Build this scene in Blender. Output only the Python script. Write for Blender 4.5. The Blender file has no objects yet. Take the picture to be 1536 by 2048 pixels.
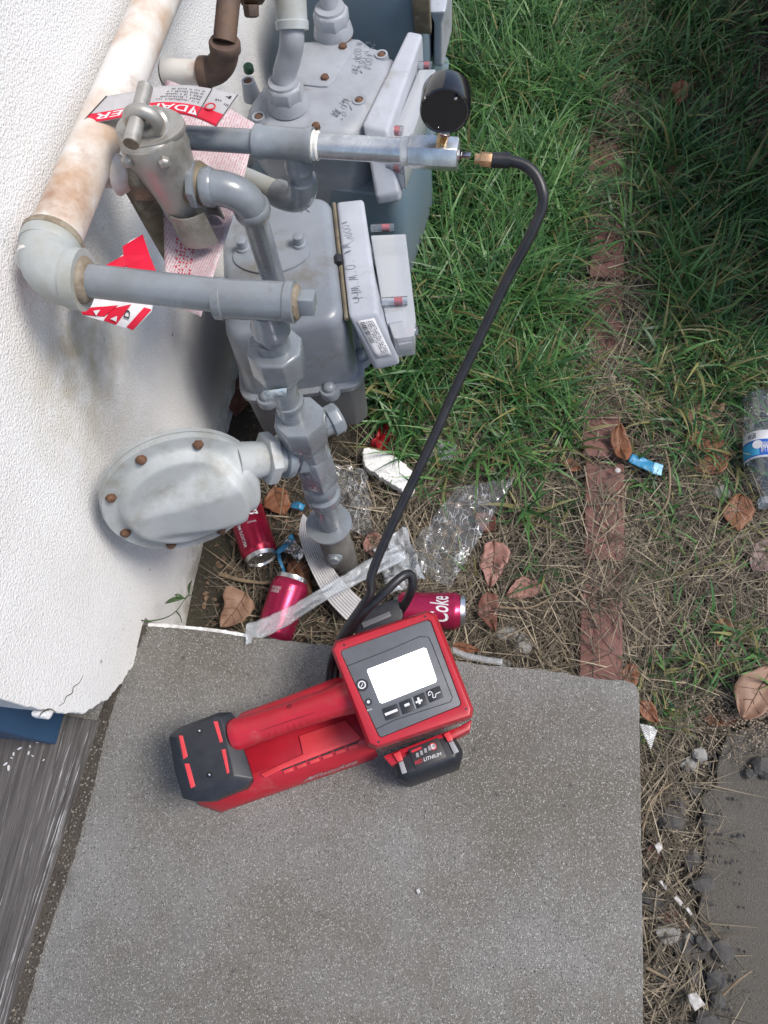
import bpy, bmesh, math, random
import numpy as np
from mathutils import Vector, Matrix, noise as mnoise
random.seed(7); RNG = np.random.default_rng(7)
S = 0.18            # height of the concrete step above the soil
# ------------------------------------------------------------------ camera
FPX, PX0, PY0, CAMH, CAMX = 1538.0, 768.0, 1024.0, 1.32, 0.50
_Y = Vector((474, -3724, 1538)).normalized()
_D = Vector((132, 652, 1538)); _D = (_D - _Y * _D.dot(_Y)).normalized()
_Z = -_D; _X = _Y.cross(_Z)
CO = Vector((CAMX, 0, CAMH))
scn = bpy.context.scene
cam = bpy.data.cameras.new('camera'); camo = bpy.data.objects.new('camera', cam)
scn.collection.objects.link(camo); scn.camera = camo
camo.matrix_world = Matrix(((_X.x, -_X.y, -_X.z, CO.x), (_Y.x, -_Y.y, -_Y.z, CO.y), (_Z.x, -_Z.y, -_Z.z, CO.z), (0, 0, 0, 1)))
cam.sensor_fit = 'VERTICAL'; cam.sensor_height = 24.0; cam.lens = 24.0 * FPX / 2048.0
cam.clip_start = 0.02; cam.clip_end = 200.0
# ------------------------------------------------------------------ sky, sun, exposure
SUN_DIR = Vector((0.56, 0.02, 0.83)).normalized()      # towards the sun
world = bpy.data.worlds.new('World'); scn.world = world; world.use_nodes = True
wn = world.node_tree.nodes; wl = world.node_tree.links
sky = wn.new('ShaderNodeTexSky'); sky.sky_type = 'NISHITA'; sky.sun_disc = False
sky.sun_elevation = math.asin(SUN_DIR.z); sky.sun_rotation = math.atan2(SUN_DIR.x, SUN_DIR.y)
sky.dust_density = 2.0; sky.air_density = 1.0; sky.ozone_density = 1.0
wn['Background'].inputs[1].default_value = 0.105
wl.new(sky.outputs[0], wn['Background'].inputs[0])
sl = bpy.data.lights.new('sun', 'SUN'); sl.energy = 1.9; sl.angle = math.radians(20); sl.color = (1.0, 0.95, 0.88)
so = bpy.data.objects.new('sun', sl); scn.collection.objects.link(so)
so.rotation_euler = SUN_DIR.to_track_quat('Z', 'Y').to_euler(); so.location = (2, -2, 5)
vs = scn.view_settings; vs.view_transform = 'Standard'; vs.look = 'None'; vs.gamma = 1.0; vs.exposure = 0.80; vs.use_curve_mapping = False
cy = scn.cycles; cy.max_bounces = 6; cy.diffuse_bounces = 3; cy.glossy_bounces = 3; cy.transmission_bounces = 4; cy.transparent_max_bounces = 8; cy.caustics_reflective = False; cy.caustics_refractive = False

# ------------------------------------------------------------------ helpers
COL = scn.collection
def ray(px, py):
    c = (px - PX0, py - PY0, FPX)
    return Vector((_X.x*c[0]+_X.y*c[1]+_X.z*c[2], _Y.x*c[0]+_Y.y*c[1]+_Y.z*c[2], _Z.x*c[0]+_Z.y*c[1]+_Z.z*c[2]))
def at(px, py, x=None, y=None, z=None):
    """world point seen at a photo pixel, lying on the plane x=, y= or z="""
    d = ray(px, py)
    t = (x-CO.x)/d.x if x is not None else (y-CO.y)/d.y if y is not None else (z-CO.z)/d.z
    return CO + d*t
def V(*a): return Vector(a)
def lin(c): c /= 255.0; return c/12.92 if c <= 0.04045 else ((c+0.055)/1.055)**2.4
def rgb(r, g, b): return (lin(r), lin(g), lin(b))

MATS = {}
def mat(name, col, rough=0.6, metal=0.0, col2=None, scale=20.0, mix=(0.4, 0.65), bump=0.0, bscale=80.0, coat=0.0, col3=None, scale3=6.0, mix3=(0.55, 0.7), spec=0.5, rvar=0.15, bdist=0.002, stretch=None, alpha=None, sheen=0.0):
    m = bpy.data.materials.new(name); m.use_nodes = True
    nt = m.node_tree; N = nt.nodes; L = nt.links; b = N['Principled BSDF']
    b.inputs['Roughness'].default_value = rough; b.inputs['Metallic'].default_value = metal
    b.inputs['Specular IOR Level'].default_value = spec
    if coat: b.inputs['Coat Weight'].default_value = coat; b.inputs['Coat Roughness'].default_value = 0.10
    tc = N.new('ShaderNodeTexCoord'); src = tc.outputs['Object']
    if stretch:
        mp = N.new('ShaderNodeMapping'); mp.inputs['Scale'].default_value = stretch
        L.new(src, mp.inputs[0]); src = mp.outputs[0]
    def noise(sc, det=6.0, rg=0.6):
        n = N.new('ShaderNodeTexNoise'); n.inputs['Scale'].default_value = sc; n.inputs['Detail'].default_value = det; n.inputs['Roughness'].default_value = rg
        L.new(src, n.inputs['Vector']); return n
    def ramp(n, lo, hi):
        r = N.new('ShaderNodeMapRange'); r.inputs['From Min'].default_value = lo; r.inputs['From Max'].default_value = hi
        L.new(n.outputs['Fac'], r.inputs['Value']); return r.outputs[0]
    c2 = col2 if col2 else tuple(v*0.75 for v in col)
    mx = N.new('ShaderNodeMixRGB'); mx.inputs[1].default_value = (*col, 1); mx.inputs[2].default_value = (*c2, 1)
    n1 = noise(scale); L.new(ramp(n1, *mix), mx.inputs[0]); out = mx.outputs[0]
    if col3:
        m3 = N.new('ShaderNodeMixRGB'); m3.inputs[2].default_value = (*col3, 1)
        n3 = noise(scale3, 8.0, 0.65); L.new(ramp(n3, *mix3), m3.inputs[0]); L.new(out, m3.inputs[1]); out = m3.outputs[0]
    L.new(out, b.inputs['Base Color'])
    if rvar:
        rr = N.new('ShaderNodeMapRange'); rr.inputs['To Min'].default_value = max(0.02, rough-rvar); rr.inputs['To Max'].default_value = min(1, rough+rvar)
        L.new(n1.outputs['Fac'], rr.inputs['Value']); L.new(rr.outputs[0], b.inputs['Roughness'])
    if bump:
        bp = N.new('ShaderNodeBump'); bp.inputs['Strength'].default_value = bump; bp.inputs['Distance'].default_value = bdist
        nb = noise(bscale, 5.0, 0.6); L.new(nb.outputs['Fac'], bp.inputs['Height']); L.new(bp.outputs[0], b.inputs['Normal'])
    if alpha is not None: b.inputs['Alpha'].default_value = alpha
    MATS[name] = m; return m
def flat(name, col, rough=0.5, metal=0.0, emit=0.0):
    m = bpy.data.materials.new(name); m.use_nodes = True; b = m.node_tree.nodes['Principled BSDF']
    N = m.node_tree.nodes; L = m.node_tree.links
    b.inputs['Roughness'].default_value = rough; b.inputs['Metallic'].default_value = metal
    n = N.new('ShaderNodeTexNoise'); n.inputs['Scale'].default_value = 150.0
    mx = N.new('ShaderNodeMixRGB'); mx.inputs[1].default_value = (*col, 1); mx.inputs[2].default_value = (*[c*0.85 for c in col], 1)
    tc = N.new('ShaderNodeTexCoord'); L.new(tc.outputs['Object'], n.inputs['Vector']); L.new(n.outputs['Fac'], mx.inputs[0]); L.new(mx.outputs[0], b.inputs['Base Color'])
    if emit:
        b.inputs['Emission Color'].default_value = (*col, 1); b.inputs['Emission Strength'].default_value = emit
    MATS[name] = m; return m
def film(name, gloss=0.35, rough=0.12, tint=(0.9, 0.93, 0.95), milk=0.1, bump=0.6, bscale=60.0, crease=90.0, white=0.0):
    m = bpy.data.materials.new(name); m.use_nodes = True; nt = m.node_tree; N = nt.nodes; L = nt.links
    N.remove(N['Principled BSDF']); out = N['Material Output']
    tr = N.new('ShaderNodeBsdfTransparent'); tr.inputs[0].default_value = (*tint, 1)
    gl = N.new('ShaderNodeBsdfGlossy'); gl.inputs['Roughness'].default_value = rough; gl.inputs[0].default_value = (0.95, 0.97, 1, 1)
    df = N.new('ShaderNodeBsdfDiffuse'); df.inputs[0].default_value = (0.82, 0.84, 0.87, 1)
    tc = N.new('ShaderNodeTexCoord'); n = N.new('ShaderNodeTexNoise'); n.inputs['Scale'].default_value = bscale; n.inputs['Detail'].default_value = 4
    L.new(tc.outputs['Object'], n.inputs['Vector'])
    bp = N.new('ShaderNodeBump'); bp.inputs['Strength'].default_value = bump; bp.inputs['Distance'].default_value = 0.004
    L.new(n.outputs['Fac'], bp.inputs['Height']); L.new(bp.outputs[0], gl.inputs['Normal'])
    mpg = N.new('ShaderNodeMapping'); mpg.inputs['Rotation'].default_value = (0, 0, 0.7); mpg.inputs['Scale'].default_value = (1.0, 0.20, 0.3); L.new(tc.outputs['Object'], mpg.inputs[0])
    wz = N.new('ShaderNodeTexNoise'); wz.inputs['Scale'].default_value = 30; L.new(tc.outputs['Object'], wz.inputs['Vector'])
    wm = N.new('ShaderNodeVectorMath'); wm.operation = 'MULTIPLY_ADD'; wm.inputs[1].default_value = (0.02, 0.02, 0.02); L.new(wz.outputs['Color'], wm.inputs[0]); L.new(mpg.outputs[0], wm.inputs[2])
    vg = N.new('ShaderNodeTexVoronoi'); vg.feature = 'DISTANCE_TO_EDGE'; vg.inputs['Scale'].default_value = crease; L.new(wm.outputs[0], vg.inputs['Vector'])
    mk = N.new('ShaderNodeMapRange'); mk.inputs['From Min'].default_value = 0.06; mk.inputs['From Max'].default_value = 0.0; mk.inputs['To Min'].default_value = milk; mk.inputs['To Max'].default_value = min(1.0, milk+white); L.new(vg.outputs['Distance'], mk.inputs['Value'])  # whitish crease lines: crinkle whitening plus highlight streaks put into the colour
    bk = N.new('ShaderNodeMapRange'); bk.inputs['From Min'].default_value = 0.42; bk.inputs['From Max'].default_value = 0.62; L.new(n.outputs['Fac'], bk.inputs['Value'])
    mm_ = N.new('ShaderNodeMix'); mm_.data_type = 'FLOAT'; mm_.inputs[2].default_value = milk; L.new(bk.outputs[0], mm_.inputs[0]); L.new(mk.outputs[0], mm_.inputs[3])
    a = N.new('ShaderNodeMixShader'); L.new(mm_.outputs[0], a.inputs[0]); L.new(tr.outputs[0], a.inputs[1]); L.new(df.outputs[0], a.inputs[2])
    fr = N.new('ShaderNodeFresnel'); fr.inputs[0].default_value = 1.25; L.new(bp.outputs[0], fr.inputs['Normal'])
    ad = N.new('ShaderNodeMath'); ad.operation = 'ADD'; ad.use_clamp = True; ad.inputs[1].default_value = gloss*0.4; L.new(fr.outputs[0], ad.inputs[0])
    c = N.new('ShaderNodeMixShader'); L.new(ad.outputs[0], c.inputs[0]); L.new(a.outputs[0], c.inputs[1]); L.new(gl.outputs[0], c.inputs[2])
    L.new(c.outputs[0], out.inputs['Surface']); MATS[name] = m; return m

OFF = {}
def tag(o, label=None, cat=None, group=None, kind=None):
    if label: o['label'] = label
    if cat: o['category'] = cat
    if group: o['group'] = group
    if kind: o['kind'] = kind
    return o
def empty(name, loc, label, cat, group=None):
    o = bpy.data.objects.new(name, None); COL.objects.link(o); o.location = loc; o.empty_display_size = 0.02
    OFF[o.name] = Vector(loc); return tag(o, label, cat, group)
class MB:
    def __init__(s): s.v = []; s.f = []; s.smooth = True
    def add(s, vs_, fs):
        k = len(s.v); s.v += [Vector(p) for p in vs_]; s.f += [tuple(i+k for i in f) for f in fs]; return s
    def box(s, c, size, R=None):
        c = Vector(c); h = Vector(size)*0.5; P = []
        for sx in (-1, 1):
            for sy in (-1, 1):
                for sz in (-1, 1):
                    p = Vector((sx*h.x, sy*h.y, sz*h.z)); P.append(c + (R @ p if R else p))
        return s.add(P, [(0,1,3,2),(4,6,7,5),(0,4,5,1),(2,3,7,6),(0,2,6,4),(1,5,7,3)])
    def loft(s, rings, cap=True):
        n = len(rings[0]); P = [p for r in rings for p in r]; Fc = []
        for i in range(len(rings)-1):
            for j in range(n):
                a, b = i*n+j, i*n+(j+1) % n
                Fc.append((a, b, b+n, a+n))
        if cap: Fc.append(tuple(range(n-1, -1, -1))); Fc.append(tuple((len(rings)-1)*n+j for j in range(n)))
        return s.add(P, Fc)
    def prism(s, top, zb):
        """top ring of points, pushed down to height zb (or by a vector)"""
        bot = [Vector((p.x, p.y, zb)) for p in top] if not isinstance(zb, Vector) else [p+zb for p in top]
        return s.loft([bot, top])
    def lathe(s, p0, axis, prof, seg=28, ref=None, rot=0.0):
        p0 = Vector(p0); a = Vector(axis).normalized()
        u = (Vector(ref) if ref else (Vector((0,0,1)) if abs(a.z) < 0.9 else Vector((1,0,0))))
        u = (u - a*u.dot(a)).normalized(); w = a.cross(u); rings = []
        for t, r in prof:
            rings.append([p0 + a*t + (u*math.cos(rot+2*math.pi*k/seg) + w*math.sin(rot+2*math.pi*k/seg))*r for k in range(seg)])
        return s.loft(rings)
    def cyl(s, p0, p1, r0, r1=None, seg=28, ref=None, rot=0.0):
        p0, p1 = Vector(p0), Vector(p1); return s.lathe(p0, p1-p0, [(0, r0), ((p1-p0).length, r0 if r1 is None else r1)], seg, ref, rot)
    def tube(s, path, r, seg=20, closed=False):
        path = [Vector(p) for p in path]; n = len(path); rings = []; up = None
        for i, p in enumerate(path):
            if closed: t = (path[(i+1) % n]-path[i-1]).normalized()
            else: t = (path[min(i+1, n-1)]-path[max(i-1, 0)]).normalized()
            if up is None:
                up = Vector((0, 0, 1)) if abs(t.z) < 0.9 else Vector((1, 0, 0))
            up = (up - t*up.dot(t)).normalized(); w = t.cross(up)
            rr = r[i] if isinstance(r, (list, tuple)) else r
            rings.append([p + (up*math.cos(2*math.pi*k/seg)+w*math.sin(2*math.pi*k/seg))*rr for k in range(seg)])
        if closed: rings.append(rings[0])
        return s.loft(rings, cap=not closed)
    def build(s, name, m, parent=None, bevel=0.0, smooth=True, label=None, cat=None, group=None, kind=None, solid=0.0, segs=2, angle=38, origin=None):
        me = bpy.data.meshes.new(name)
        if parent is not None: off = OFF[parent.name]
        elif origin is not None: off = Vector(origin)
        else:
            xs = [p.x for p in s.v]; ys = [p.y for p in s.v]; zs = [p.z for p in s.v]
            off = Vector(((min(xs)+max(xs))/2, (min(ys)+max(ys))/2, min(zs)))
        me.from_pydata([tuple(p-off) for p in s.v], [], s.f)
        bm = bmesh.new(); bm.from_mesh(me)
        bmesh.ops.remove_doubles(bm, verts=bm.verts, dist=1e-6); bmesh.ops.recalc_face_normals(bm, faces=bm.faces)
        if bevel:
            ed = [e for e in bm.edges if len(e.link_faces) == 2 and e.calc_face_angle(0) > math.radians(angle)]
            if ed: bmesh.ops.bevel(bm, geom=ed, offset=bevel, segments=segs, profile=0.6, affect='EDGES', clamp_overlap=True)
        bm.to_mesh(me); bm.free(); me.materials.append(m)
        if smooth:
            me.polygons.foreach_set('use_smooth', [True]*len(me.polygons)); me.set_sharp_from_angle(angle=math.radians(angle))
        o = bpy.data.objects.new(name, me); COL.objects.link(o)
        if parent is not None: o.parent = parent
        else: o.location = off
        OFF[o.name] = off
        if solid:
            md = o.modifiers.new('thickness', 'SOLIDIFY'); md.thickness = solid; md.offset = 0
        return tag(o, label, cat, group, kind)
def arc_path(p0, corner, p1, n=10):
    """p0 -> round corner -> p1 quadratic"""
    p0, c, p1 = Vector(p0), Vector(corner), Vector(p1)
    return [p0*(1-t)**2 + c*2*t*(1-t) + p1*t*t for t in [i/n for i in range(n+1)]]
def spline(pts, n=8):
    P = [Vector(p) for p in pts]; out = []
    for i in range(len(P)-1):
        a, b, c, d = P[max(i-1, 0)], P[i], P[i+1], P[min(i+2, len(P)-1)]
        for k in range(n):
            t = k/n; out.append(0.5*((2*b)+(c-a)*t+(2*a-5*b+4*c-d)*t*t+(3*b-a-3*c+d)*t**3))
    return out+[P[-1]]
def text_mesh(body, bold=False, shear=0.0, spacing=1.0):
    cu = bpy.data.curves.new('lettering', 'FONT'); cu.body = body; cu.size = 1.0; cu.shear = shear; cu.space_character = spacing
    if bold: cu.offset = 0.012
    cu.resolution_u = 3
    o = bpy.data.objects.new('lettering', cu); COL.objects.link(o)
    me = bpy.data.meshes.new_from_object(o.evaluated_get(bpy.context.evaluated_depsgraph_get()))
    vs_ = [v.co.copy() for v in me.vertices]; fs = [tuple(p.vertices) for p in me.polygons]
    bpy.data.objects.remove(o); bpy.data.curves.remove(cu); bpy.data.meshes.remove(me)
    if not vs_: return [], []
    x0 = min(v.x for v in vs_); x1 = max(v.x for v in vs_); y0 = min(v.y for v in vs_); y1 = max(v.y for v in vs_)
    return [((v.x-x0)/(x1-x0), (v.y-y0)/(y1-y0)) for v in vs_], fs
def lettering(body, fn, m, parent, name='lettering', bold=False, shear=0.0, spacing=1.0):
    """letters whose unit square goes through fn(u, v) -> world point"""
    uv, fs = text_mesh(body, bold, shear, spacing)
    if not uv: return
    b = MB(); b.add([fn(u, v) for u, v in uv], fs); return b.build(name, m, parent, smooth=False)
def greek(fn, m, parent, seed, n=22):
    """print too small to read: rows of tiny letter-like bars"""
    r = random.Random(seed); b = MB(); u = 0.0; w = 1.0/n
    while u < 1-w:
        h = r.choice((0.6, 0.8, 1.0)); b.add([fn(u, 0), fn(u+w*0.35, 0), fn(u+w*0.35, h), fn(u, h)], [(0, 1, 2, 3)])
        if r.random() < 0.6: b.add([fn(u+w*0.35, h*0.4), fn(u+w*0.75, h*0.4), fn(u+w*0.75, h*0.65), fn(u+w*0.35, h*0.65)], [(0, 1, 2, 3)])
        u += w*(2.2 if r.random() < 0.18 else 1.0)
    return b.build('small_print', m, parent, smooth=False)
def quadfn(p00, p10, p01, lift=Vector((0, 0, 0))):
    p00, p10, p01 = Vector(p00), Vector(p10), Vector(p01)
    return lambda u, v: p00+(p10-p00)*u+(p01-p00)*v+lift
def sheet(fn, nu, nv):
    b = MB(); P = [fn(i/nu, j/nv) for j in range(nv+1) for i in range(nu+1)]
    return b.add(P, [(j*(nu+1)+i, j*(nu+1)+i+1, (j+1)*(nu+1)+i+1, (j+1)*(nu+1)+i) for j in range(nv) for i in range(nu)])

# ------------------------------------------------------------------ materials
PAINT = mat('painted_pipe_grey', (0.215, 0.24, 0.265), 0.28, col2=(0.165, 0.178, 0.19), scale=16, coat=0.4, bump=0.22, bscale=140, bdist=0.001, col3=(0.13, 0.115, 0.095), scale3=34, mix3=(0.60, 0.76))
PAINT2 = mat('meter_grey_enamel', (0.235, 0.258, 0.29), 0.34, col2=(0.195, 0.212, 0.235), scale=9, bump=0.2, bscale=260, bdist=0.0006, col3=(0.15, 0.135, 0.11), scale3=20, mix3=(0.52, 0.74), coat=0.25)
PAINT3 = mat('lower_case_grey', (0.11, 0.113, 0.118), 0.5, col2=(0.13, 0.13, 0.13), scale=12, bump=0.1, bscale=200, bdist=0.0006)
CASTG = mat('cast_meter_grey', (0.33, 0.35, 0.385), 0.45, col2=(0.27, 0.285, 0.31), scale=16, bump=0.3, bscale=180, bdist=0.001, col3=(0.15, 0.12, 0.085), scale3=18, mix3=(0.58, 0.78))
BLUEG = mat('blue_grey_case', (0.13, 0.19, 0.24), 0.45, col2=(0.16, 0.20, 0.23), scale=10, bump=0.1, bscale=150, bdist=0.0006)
WHITEP = mat('index_housing_white', (0.42, 0.44, 0.49), 0.42, col2=(0.35, 0.37, 0.41), scale=14, bump=0.1, bscale=300, col3=(0.25, 0.235, 0.205), scale3=26, mix3=(0.58, 0.8))
REGP = mat('regulator_pale_paint', (0.40, 0.42, 0.425), 0.5, col2=(0.33, 0.35, 0.345), scale=12, bump=0.3, bscale=140, bdist=0.001, col3=(0.23, 0.22, 0.18), scale3=16, mix3=(0.50, 0.74))
CREAM = mat('weathered_cream_pipe', (0.66, 0.64, 0.61), 0.5, col2=(0.47, 0.34, 0.245), scale=7, mix=(0.47, 0.62), bump=0.25, bscale=90, bdist=0.001, col3=(0.27, 0.14, 0.075), scale3=10, mix3=(0.54, 0.72))
ELBOW = mat('grey_elbow_dirty', (0.38, 0.41, 0.42), 0.45, col2=(0.30, 0.30, 0.26), scale=16, bump=0.15, bscale=110, bdist=0.001, col3=(0.24, 0.17, 0.09), scale3=26, mix3=(0.62, 0.75))
RUSTRING = mat('dirty_thread_compound', (0.28, 0.24, 0.18), 0.7, col2=(0.16, 0.12, 0.08), scale=70, bump=0.5, bscale=200)
BROWN = mat('rusty_brown_iron', (0.095, 0.062, 0.05), 0.65, col2=(0.14, 0.085, 0.055), scale=30, bump=0.3, bscale=150, bdist=0.001, col3=(0.05, 0.04, 0.038), scale3=14)
RUST = mat('rust', (0.15, 0.075, 0.04), 0.85, col2=(0.075, 0.04, 0.028), scale=120, bump=0.5, bscale=300)
ALU = mat('cast_aluminium', (0.42, 0.41, 0.385), 0.46, 0.6, col2=(0.34, 0.325, 0.295), scale=18, bump=0.35, bscale=120, bdist=0.001, col3=(0.20, 0.165, 0.12), scale3=24, mix3=(0.52, 0.72))
DIRTY = mat('grimy_brass', (0.20, 0.165, 0.11), 0.6, 0.3, col2=(0.13, 0.11, 0.08), scale=40, bump=0.4, bscale=120, bdist=0.001, col3=(0.30, 0.27, 0.22), scale3=50)
GALV = mat('galvanised_steel', (0.66, 0.68, 0.70), 0.30, 0.8, col2=(0.46, 0.48, 0.50), scale=60, bump=0.4, bscale=180, bdist=0.0006)
TAPE = mat('white_thread_tape', (0.78, 0.78, 0.76), 0.5, col2=(0.66, 0.64, 0.58), scale=60, bump=0.5, bscale=220)
CHROME = mat('bright_steel', (0.80, 0.80, 0.80), 0.12, 1.0, col2=(0.7, 0.7, 0.7), scale=40)
BRASS = mat('brass', (0.62, 0.40, 0.16), 0.3, 1.0, col2=(0.5, 0.3, 0.12), scale=60)
COPPER = mat('copper_brass_nut', (0.72, 0.46, 0.28), 0.35, 0.9, col2=(0.6, 0.38, 0.22), scale=60)
BLACKG = mat('gloss_black_paint', (0.008, 0.008, 0.011), 0.14, col2=(0.012, 0.012, 0.014), scale=50, rvar=0.04, coat=0.5)
RUBBER = mat('black_rubber', (0.013, 0.013, 0.016), 0.38, col2=(0.02, 0.02, 0.022), scale=60, bump=0.08, bscale=300)
BLACKP = mat('black_plastic', (0.014, 0.015, 0.02), 0.45, col2=(0.02, 0.022, 0.028), scale=90, bump=0.1, bscale=600, bdist=0.0004)
REDP = mat('red_plastic', (0.42, 0.014, 0.028), 0.36, col2=(0.36, 0.012, 0.024), scale=30, bump=0.08, bscale=500, bdist=0.0004, col3=(0.40, 0.10, 0.095), scale3=24, mix3=(0.60, 0.84))
REDL = mat('red_plastic_worn_edge', (0.62, 0.05, 0.06), 0.4, col2=(0.54, 0.035, 0.045), scale=30, bump=0.06, bscale=500)
PANELG = mat('grey_panel', (0.115, 0.12, 0.135), 0.42, col2=(0.10, 0.105, 0.115), scale=60, bump=0.05, bscale=700)
SCREEN = flat('lit_screen', (0.95, 0.98, 1.0), 0.2, emit=3.0)
WHITEI = flat('white_print', (0.68, 0.68, 0.70), 0.5)
DARKI = flat('black_print', (0.02, 0.02, 0.025), 0.6)
SCRAP = mat('soiled_white_scrap', (0.52, 0.51, 0.50), 0.7, col2=(0.33, 0.31, 0.29), scale=120, bump=0.6, bscale=160)
REDI = flat('red_print', (0.55, 0.02, 0.035), 0.45)
GREYI = flat('grey_print', (0.30, 0.31, 0.33), 0.5)
FELT = flat('felt_pen_ink', (0.13, 0.15, 0.19), 0.7)
TAGW = mat('white_tag_card', (0.72, 0.72, 0.74), 0.5, col2=(0.60, 0.60, 0.62), scale=30)
TAGG = mat('grey_white_tag_card', (0.45, 0.44, 0.45), 0.5, col2=(0.38, 0.37, 0.38), scale=30)
TAGR = mat('red_tag_card', (0.66, 0.01, 0.045), 0.42, col2=(0.55, 0.01, 0.035), scale=30)
CLEARP = film('clear_index_cover', gloss=0.25, rough=0.12, tint=(0.82, 0.85, 0.88), milk=0.42, bump=0.1, bscale=40)
POSTM = film('clear_post', gloss=0.2, rough=0.1, milk=0.10, bump=0.1, bscale=40)
FILM1 = film('crinkled_clear_film', gloss=0.03, rough=0.10, milk=0.08, bump=0.10, bscale=40, crease=85, white=0.45)
FILM2 = film('milky_plastic_film', gloss=0.02, rough=0.35, milk=0.20, bump=0.25, bscale=40, crease=40, white=0.12)
PETM = film('clear_bottle_plastic', gloss=0.2, rough=0.05, milk=0.05, bump=0.1, bscale=30)
CANR = mat('red_can_paint', (0.36, 0.012, 0.05), 0.26, 0.55, col2=(0.26, 0.01, 0.032), scale=50, col3=(0.14, 0.05, 0.045), scale3=22, mix3=(0.58, 0.8))
CANLIT = mat('highlit_red_can_paint', (0.44, 0.022, 0.085), 0.26, 0.55, col2=(0.36, 0.02, 0.07), scale=50, col3=(0.20, 0.06, 0.06), scale3=22, mix3=(0.58, 0.8))  # red can paint with pinkish highlights put into the base colour
CANA = mat('bare_can_aluminium', (0.72, 0.72, 0.72), 0.28, 0.95, col2=(0.6, 0.6, 0.6), scale=50)
FOAM = mat('polystyrene_foam', (0.86, 0.86, 0.85), 0.7, col2=(0.76, 0.76, 0.74), scale=120, bump=1.0, bscale=300, bdist=0.002)
CARD = mat('pale_card_strip', (0.52, 0.51, 0.52), 0.75, col2=(0.45, 0.44, 0.45), scale=40)
REDFOIL = mat('red_wrapper', (0.36, 0.012, 0.02), 0.3, 0.2, col2=(0.24, 0.01, 0.015), scale=80, bump=0.8, bscale=120)
SILVER = mat('silver_foil', (0.75, 0.75, 0.75), 0.16, 1.0, col2=(0.5, 0.5, 0.5), scale=60, bump=0.9, bscale=140)
BLUEW = mat('blue_wrapper', (0.03, 0.18, 0.34), 0.35, col2=(0.04, 0.26, 0.46), scale=60, bump=0.3, bscale=100)
BRICKM = mat('brick_red', (0.185, 0.088, 0.074), 0.9, col2=(0.14, 0.066, 0.055), scale=24, bump=0.5, bscale=220, bdist=0.0015, col3=(0.30, 0.15, 0.12), scale3=40, mix3=(0.6, 0.8))
STONED = mat('dark_stone', (0.050, 0.049, 0.050), 0.85, col2=(0.085, 0.078, 0.070), scale=60, bump=0.8, bscale=160, bdist=0.002)
STONEP = mat('pale_stone', (0.27, 0.265, 0.25), 0.85, col2=(0.20, 0.19, 0.175), scale=50, bump=0.7, bscale=160, bdist=0.002)
BLUEJ = mat('blue_door_paint', (0.025, 0.075, 0.16), 0.45, col2=(0.03, 0.09, 0.18), scale=18, bump=0.1, bscale=100, col3=(0.05, 0.05, 0.055), scale3=16, mix3=(0.64, 0.8))
FENCEM = mat('dark_fence_wood', (0.032, 0.024, 0.020), 0.8, col2=(0.02, 0.015, 0.013), scale=12, bump=0.4, bscale=60, stretch=(8, 8, 1))
LEAFM = [mat('leaf_'+n, a, 0.6, col2=b, scale=45, bump=0.35, bscale=140, bdist=0.001, col3=c, scale3=90, mix3=(0.60, 0.75)) for n, a, b, c in (
    ('tan', (0.22, 0.125, 0.080), (0.27, 0.165, 0.11), (0.13, 0.07, 0.042)), ('pink', (0.27, 0.13, 0.105), (0.32, 0.165, 0.135), (0.15, 0.07, 0.05)),
    ('orange', (0.16, 0.060, 0.026), (0.20, 0.080, 0.036), (0.085, 0.032, 0.017)), ('dark', (0.12, 0.045, 0.032), (0.16, 0.065, 0.045), (0.07, 0.028, 0.02)),
    ('mauve', (0.16, 0.105, 0.10), (0.2, 0.14, 0.13), (0.1, 0.06, 0.055)))]
LEAFV = flat('leaf_vein', (0.10, 0.048, 0.03), 0.7)
TWIGM = mat('dry_twig', (0.24, 0.18, 0.115), 0.8, col2=(0.15, 0.11, 0.07), scale=80)
WEEDM = mat('weed_green', (0.035, 0.07, 0.02), 0.55, col2=(0.05, 0.09, 0.03), scale=50)

def stripes(name, base, line, freq, direction=(1, 0, 0), width=0.5, rough=0.6, warp=0.0):
    """flat printed lines or ribs across an object"""
    m = mat(name, base, rough, scale=30); nt = m.node_tree; N = nt.nodes; L = nt.links; b = N['Principled BSDF']
    old = b.inputs['Base Color'].links[0].from_socket
    tc = N.new('ShaderNodeTexCoord'); dt = N.new('ShaderNodeVectorMath'); dt.operation = 'DOT_PRODUCT'
    d = Vector(direction).normalized(); dt.inputs[1].default_value = d; L.new(tc.outputs['Object'], dt.inputs[0])
    k = N.new('ShaderNodeMath'); k.operation = 'MULTIPLY'; k.inputs[1].default_value = freq; L.new(dt.outputs['Value'], k.inputs[0])
    fr = N.new('ShaderNodeMath'); fr.operation = 'FRACT'; L.new(k.outputs[0], fr.inputs[0])
    gt = N.new('ShaderNodeMath'); gt.operation = 'GREATER_THAN'; gt.inputs[1].default_value = width; L.new(fr.outputs[0], gt.inputs[0])
    n = N.new('ShaderNodeTexNoise'); n.inputs['Scale'].default_value = 350; L.new(tc.outputs['Object'], n.inputs['Vector'])
    n2 = N.new('ShaderNodeMath'); n2.operation = 'GREATER_THAN'; n2.inputs[1].default_value = 0.46; L.new(n.outputs['Fac'], n2.inputs[0])
    an = N.new('ShaderNodeMath'); an.operation = 'MULTIPLY'; L.new(gt.outputs[0], an.inputs[0]); L.new(n2.outputs[0], an.inputs[1])
    mx = N.new('ShaderNodeMixRGB'); mx.inputs[2].default_value = (*line, 1); L.new(an.outputs[0], mx.inputs[0]); L.new(old, mx.inputs[1]); L.new(mx.outputs[0], b.inputs['Base Color'])
    return m
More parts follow.
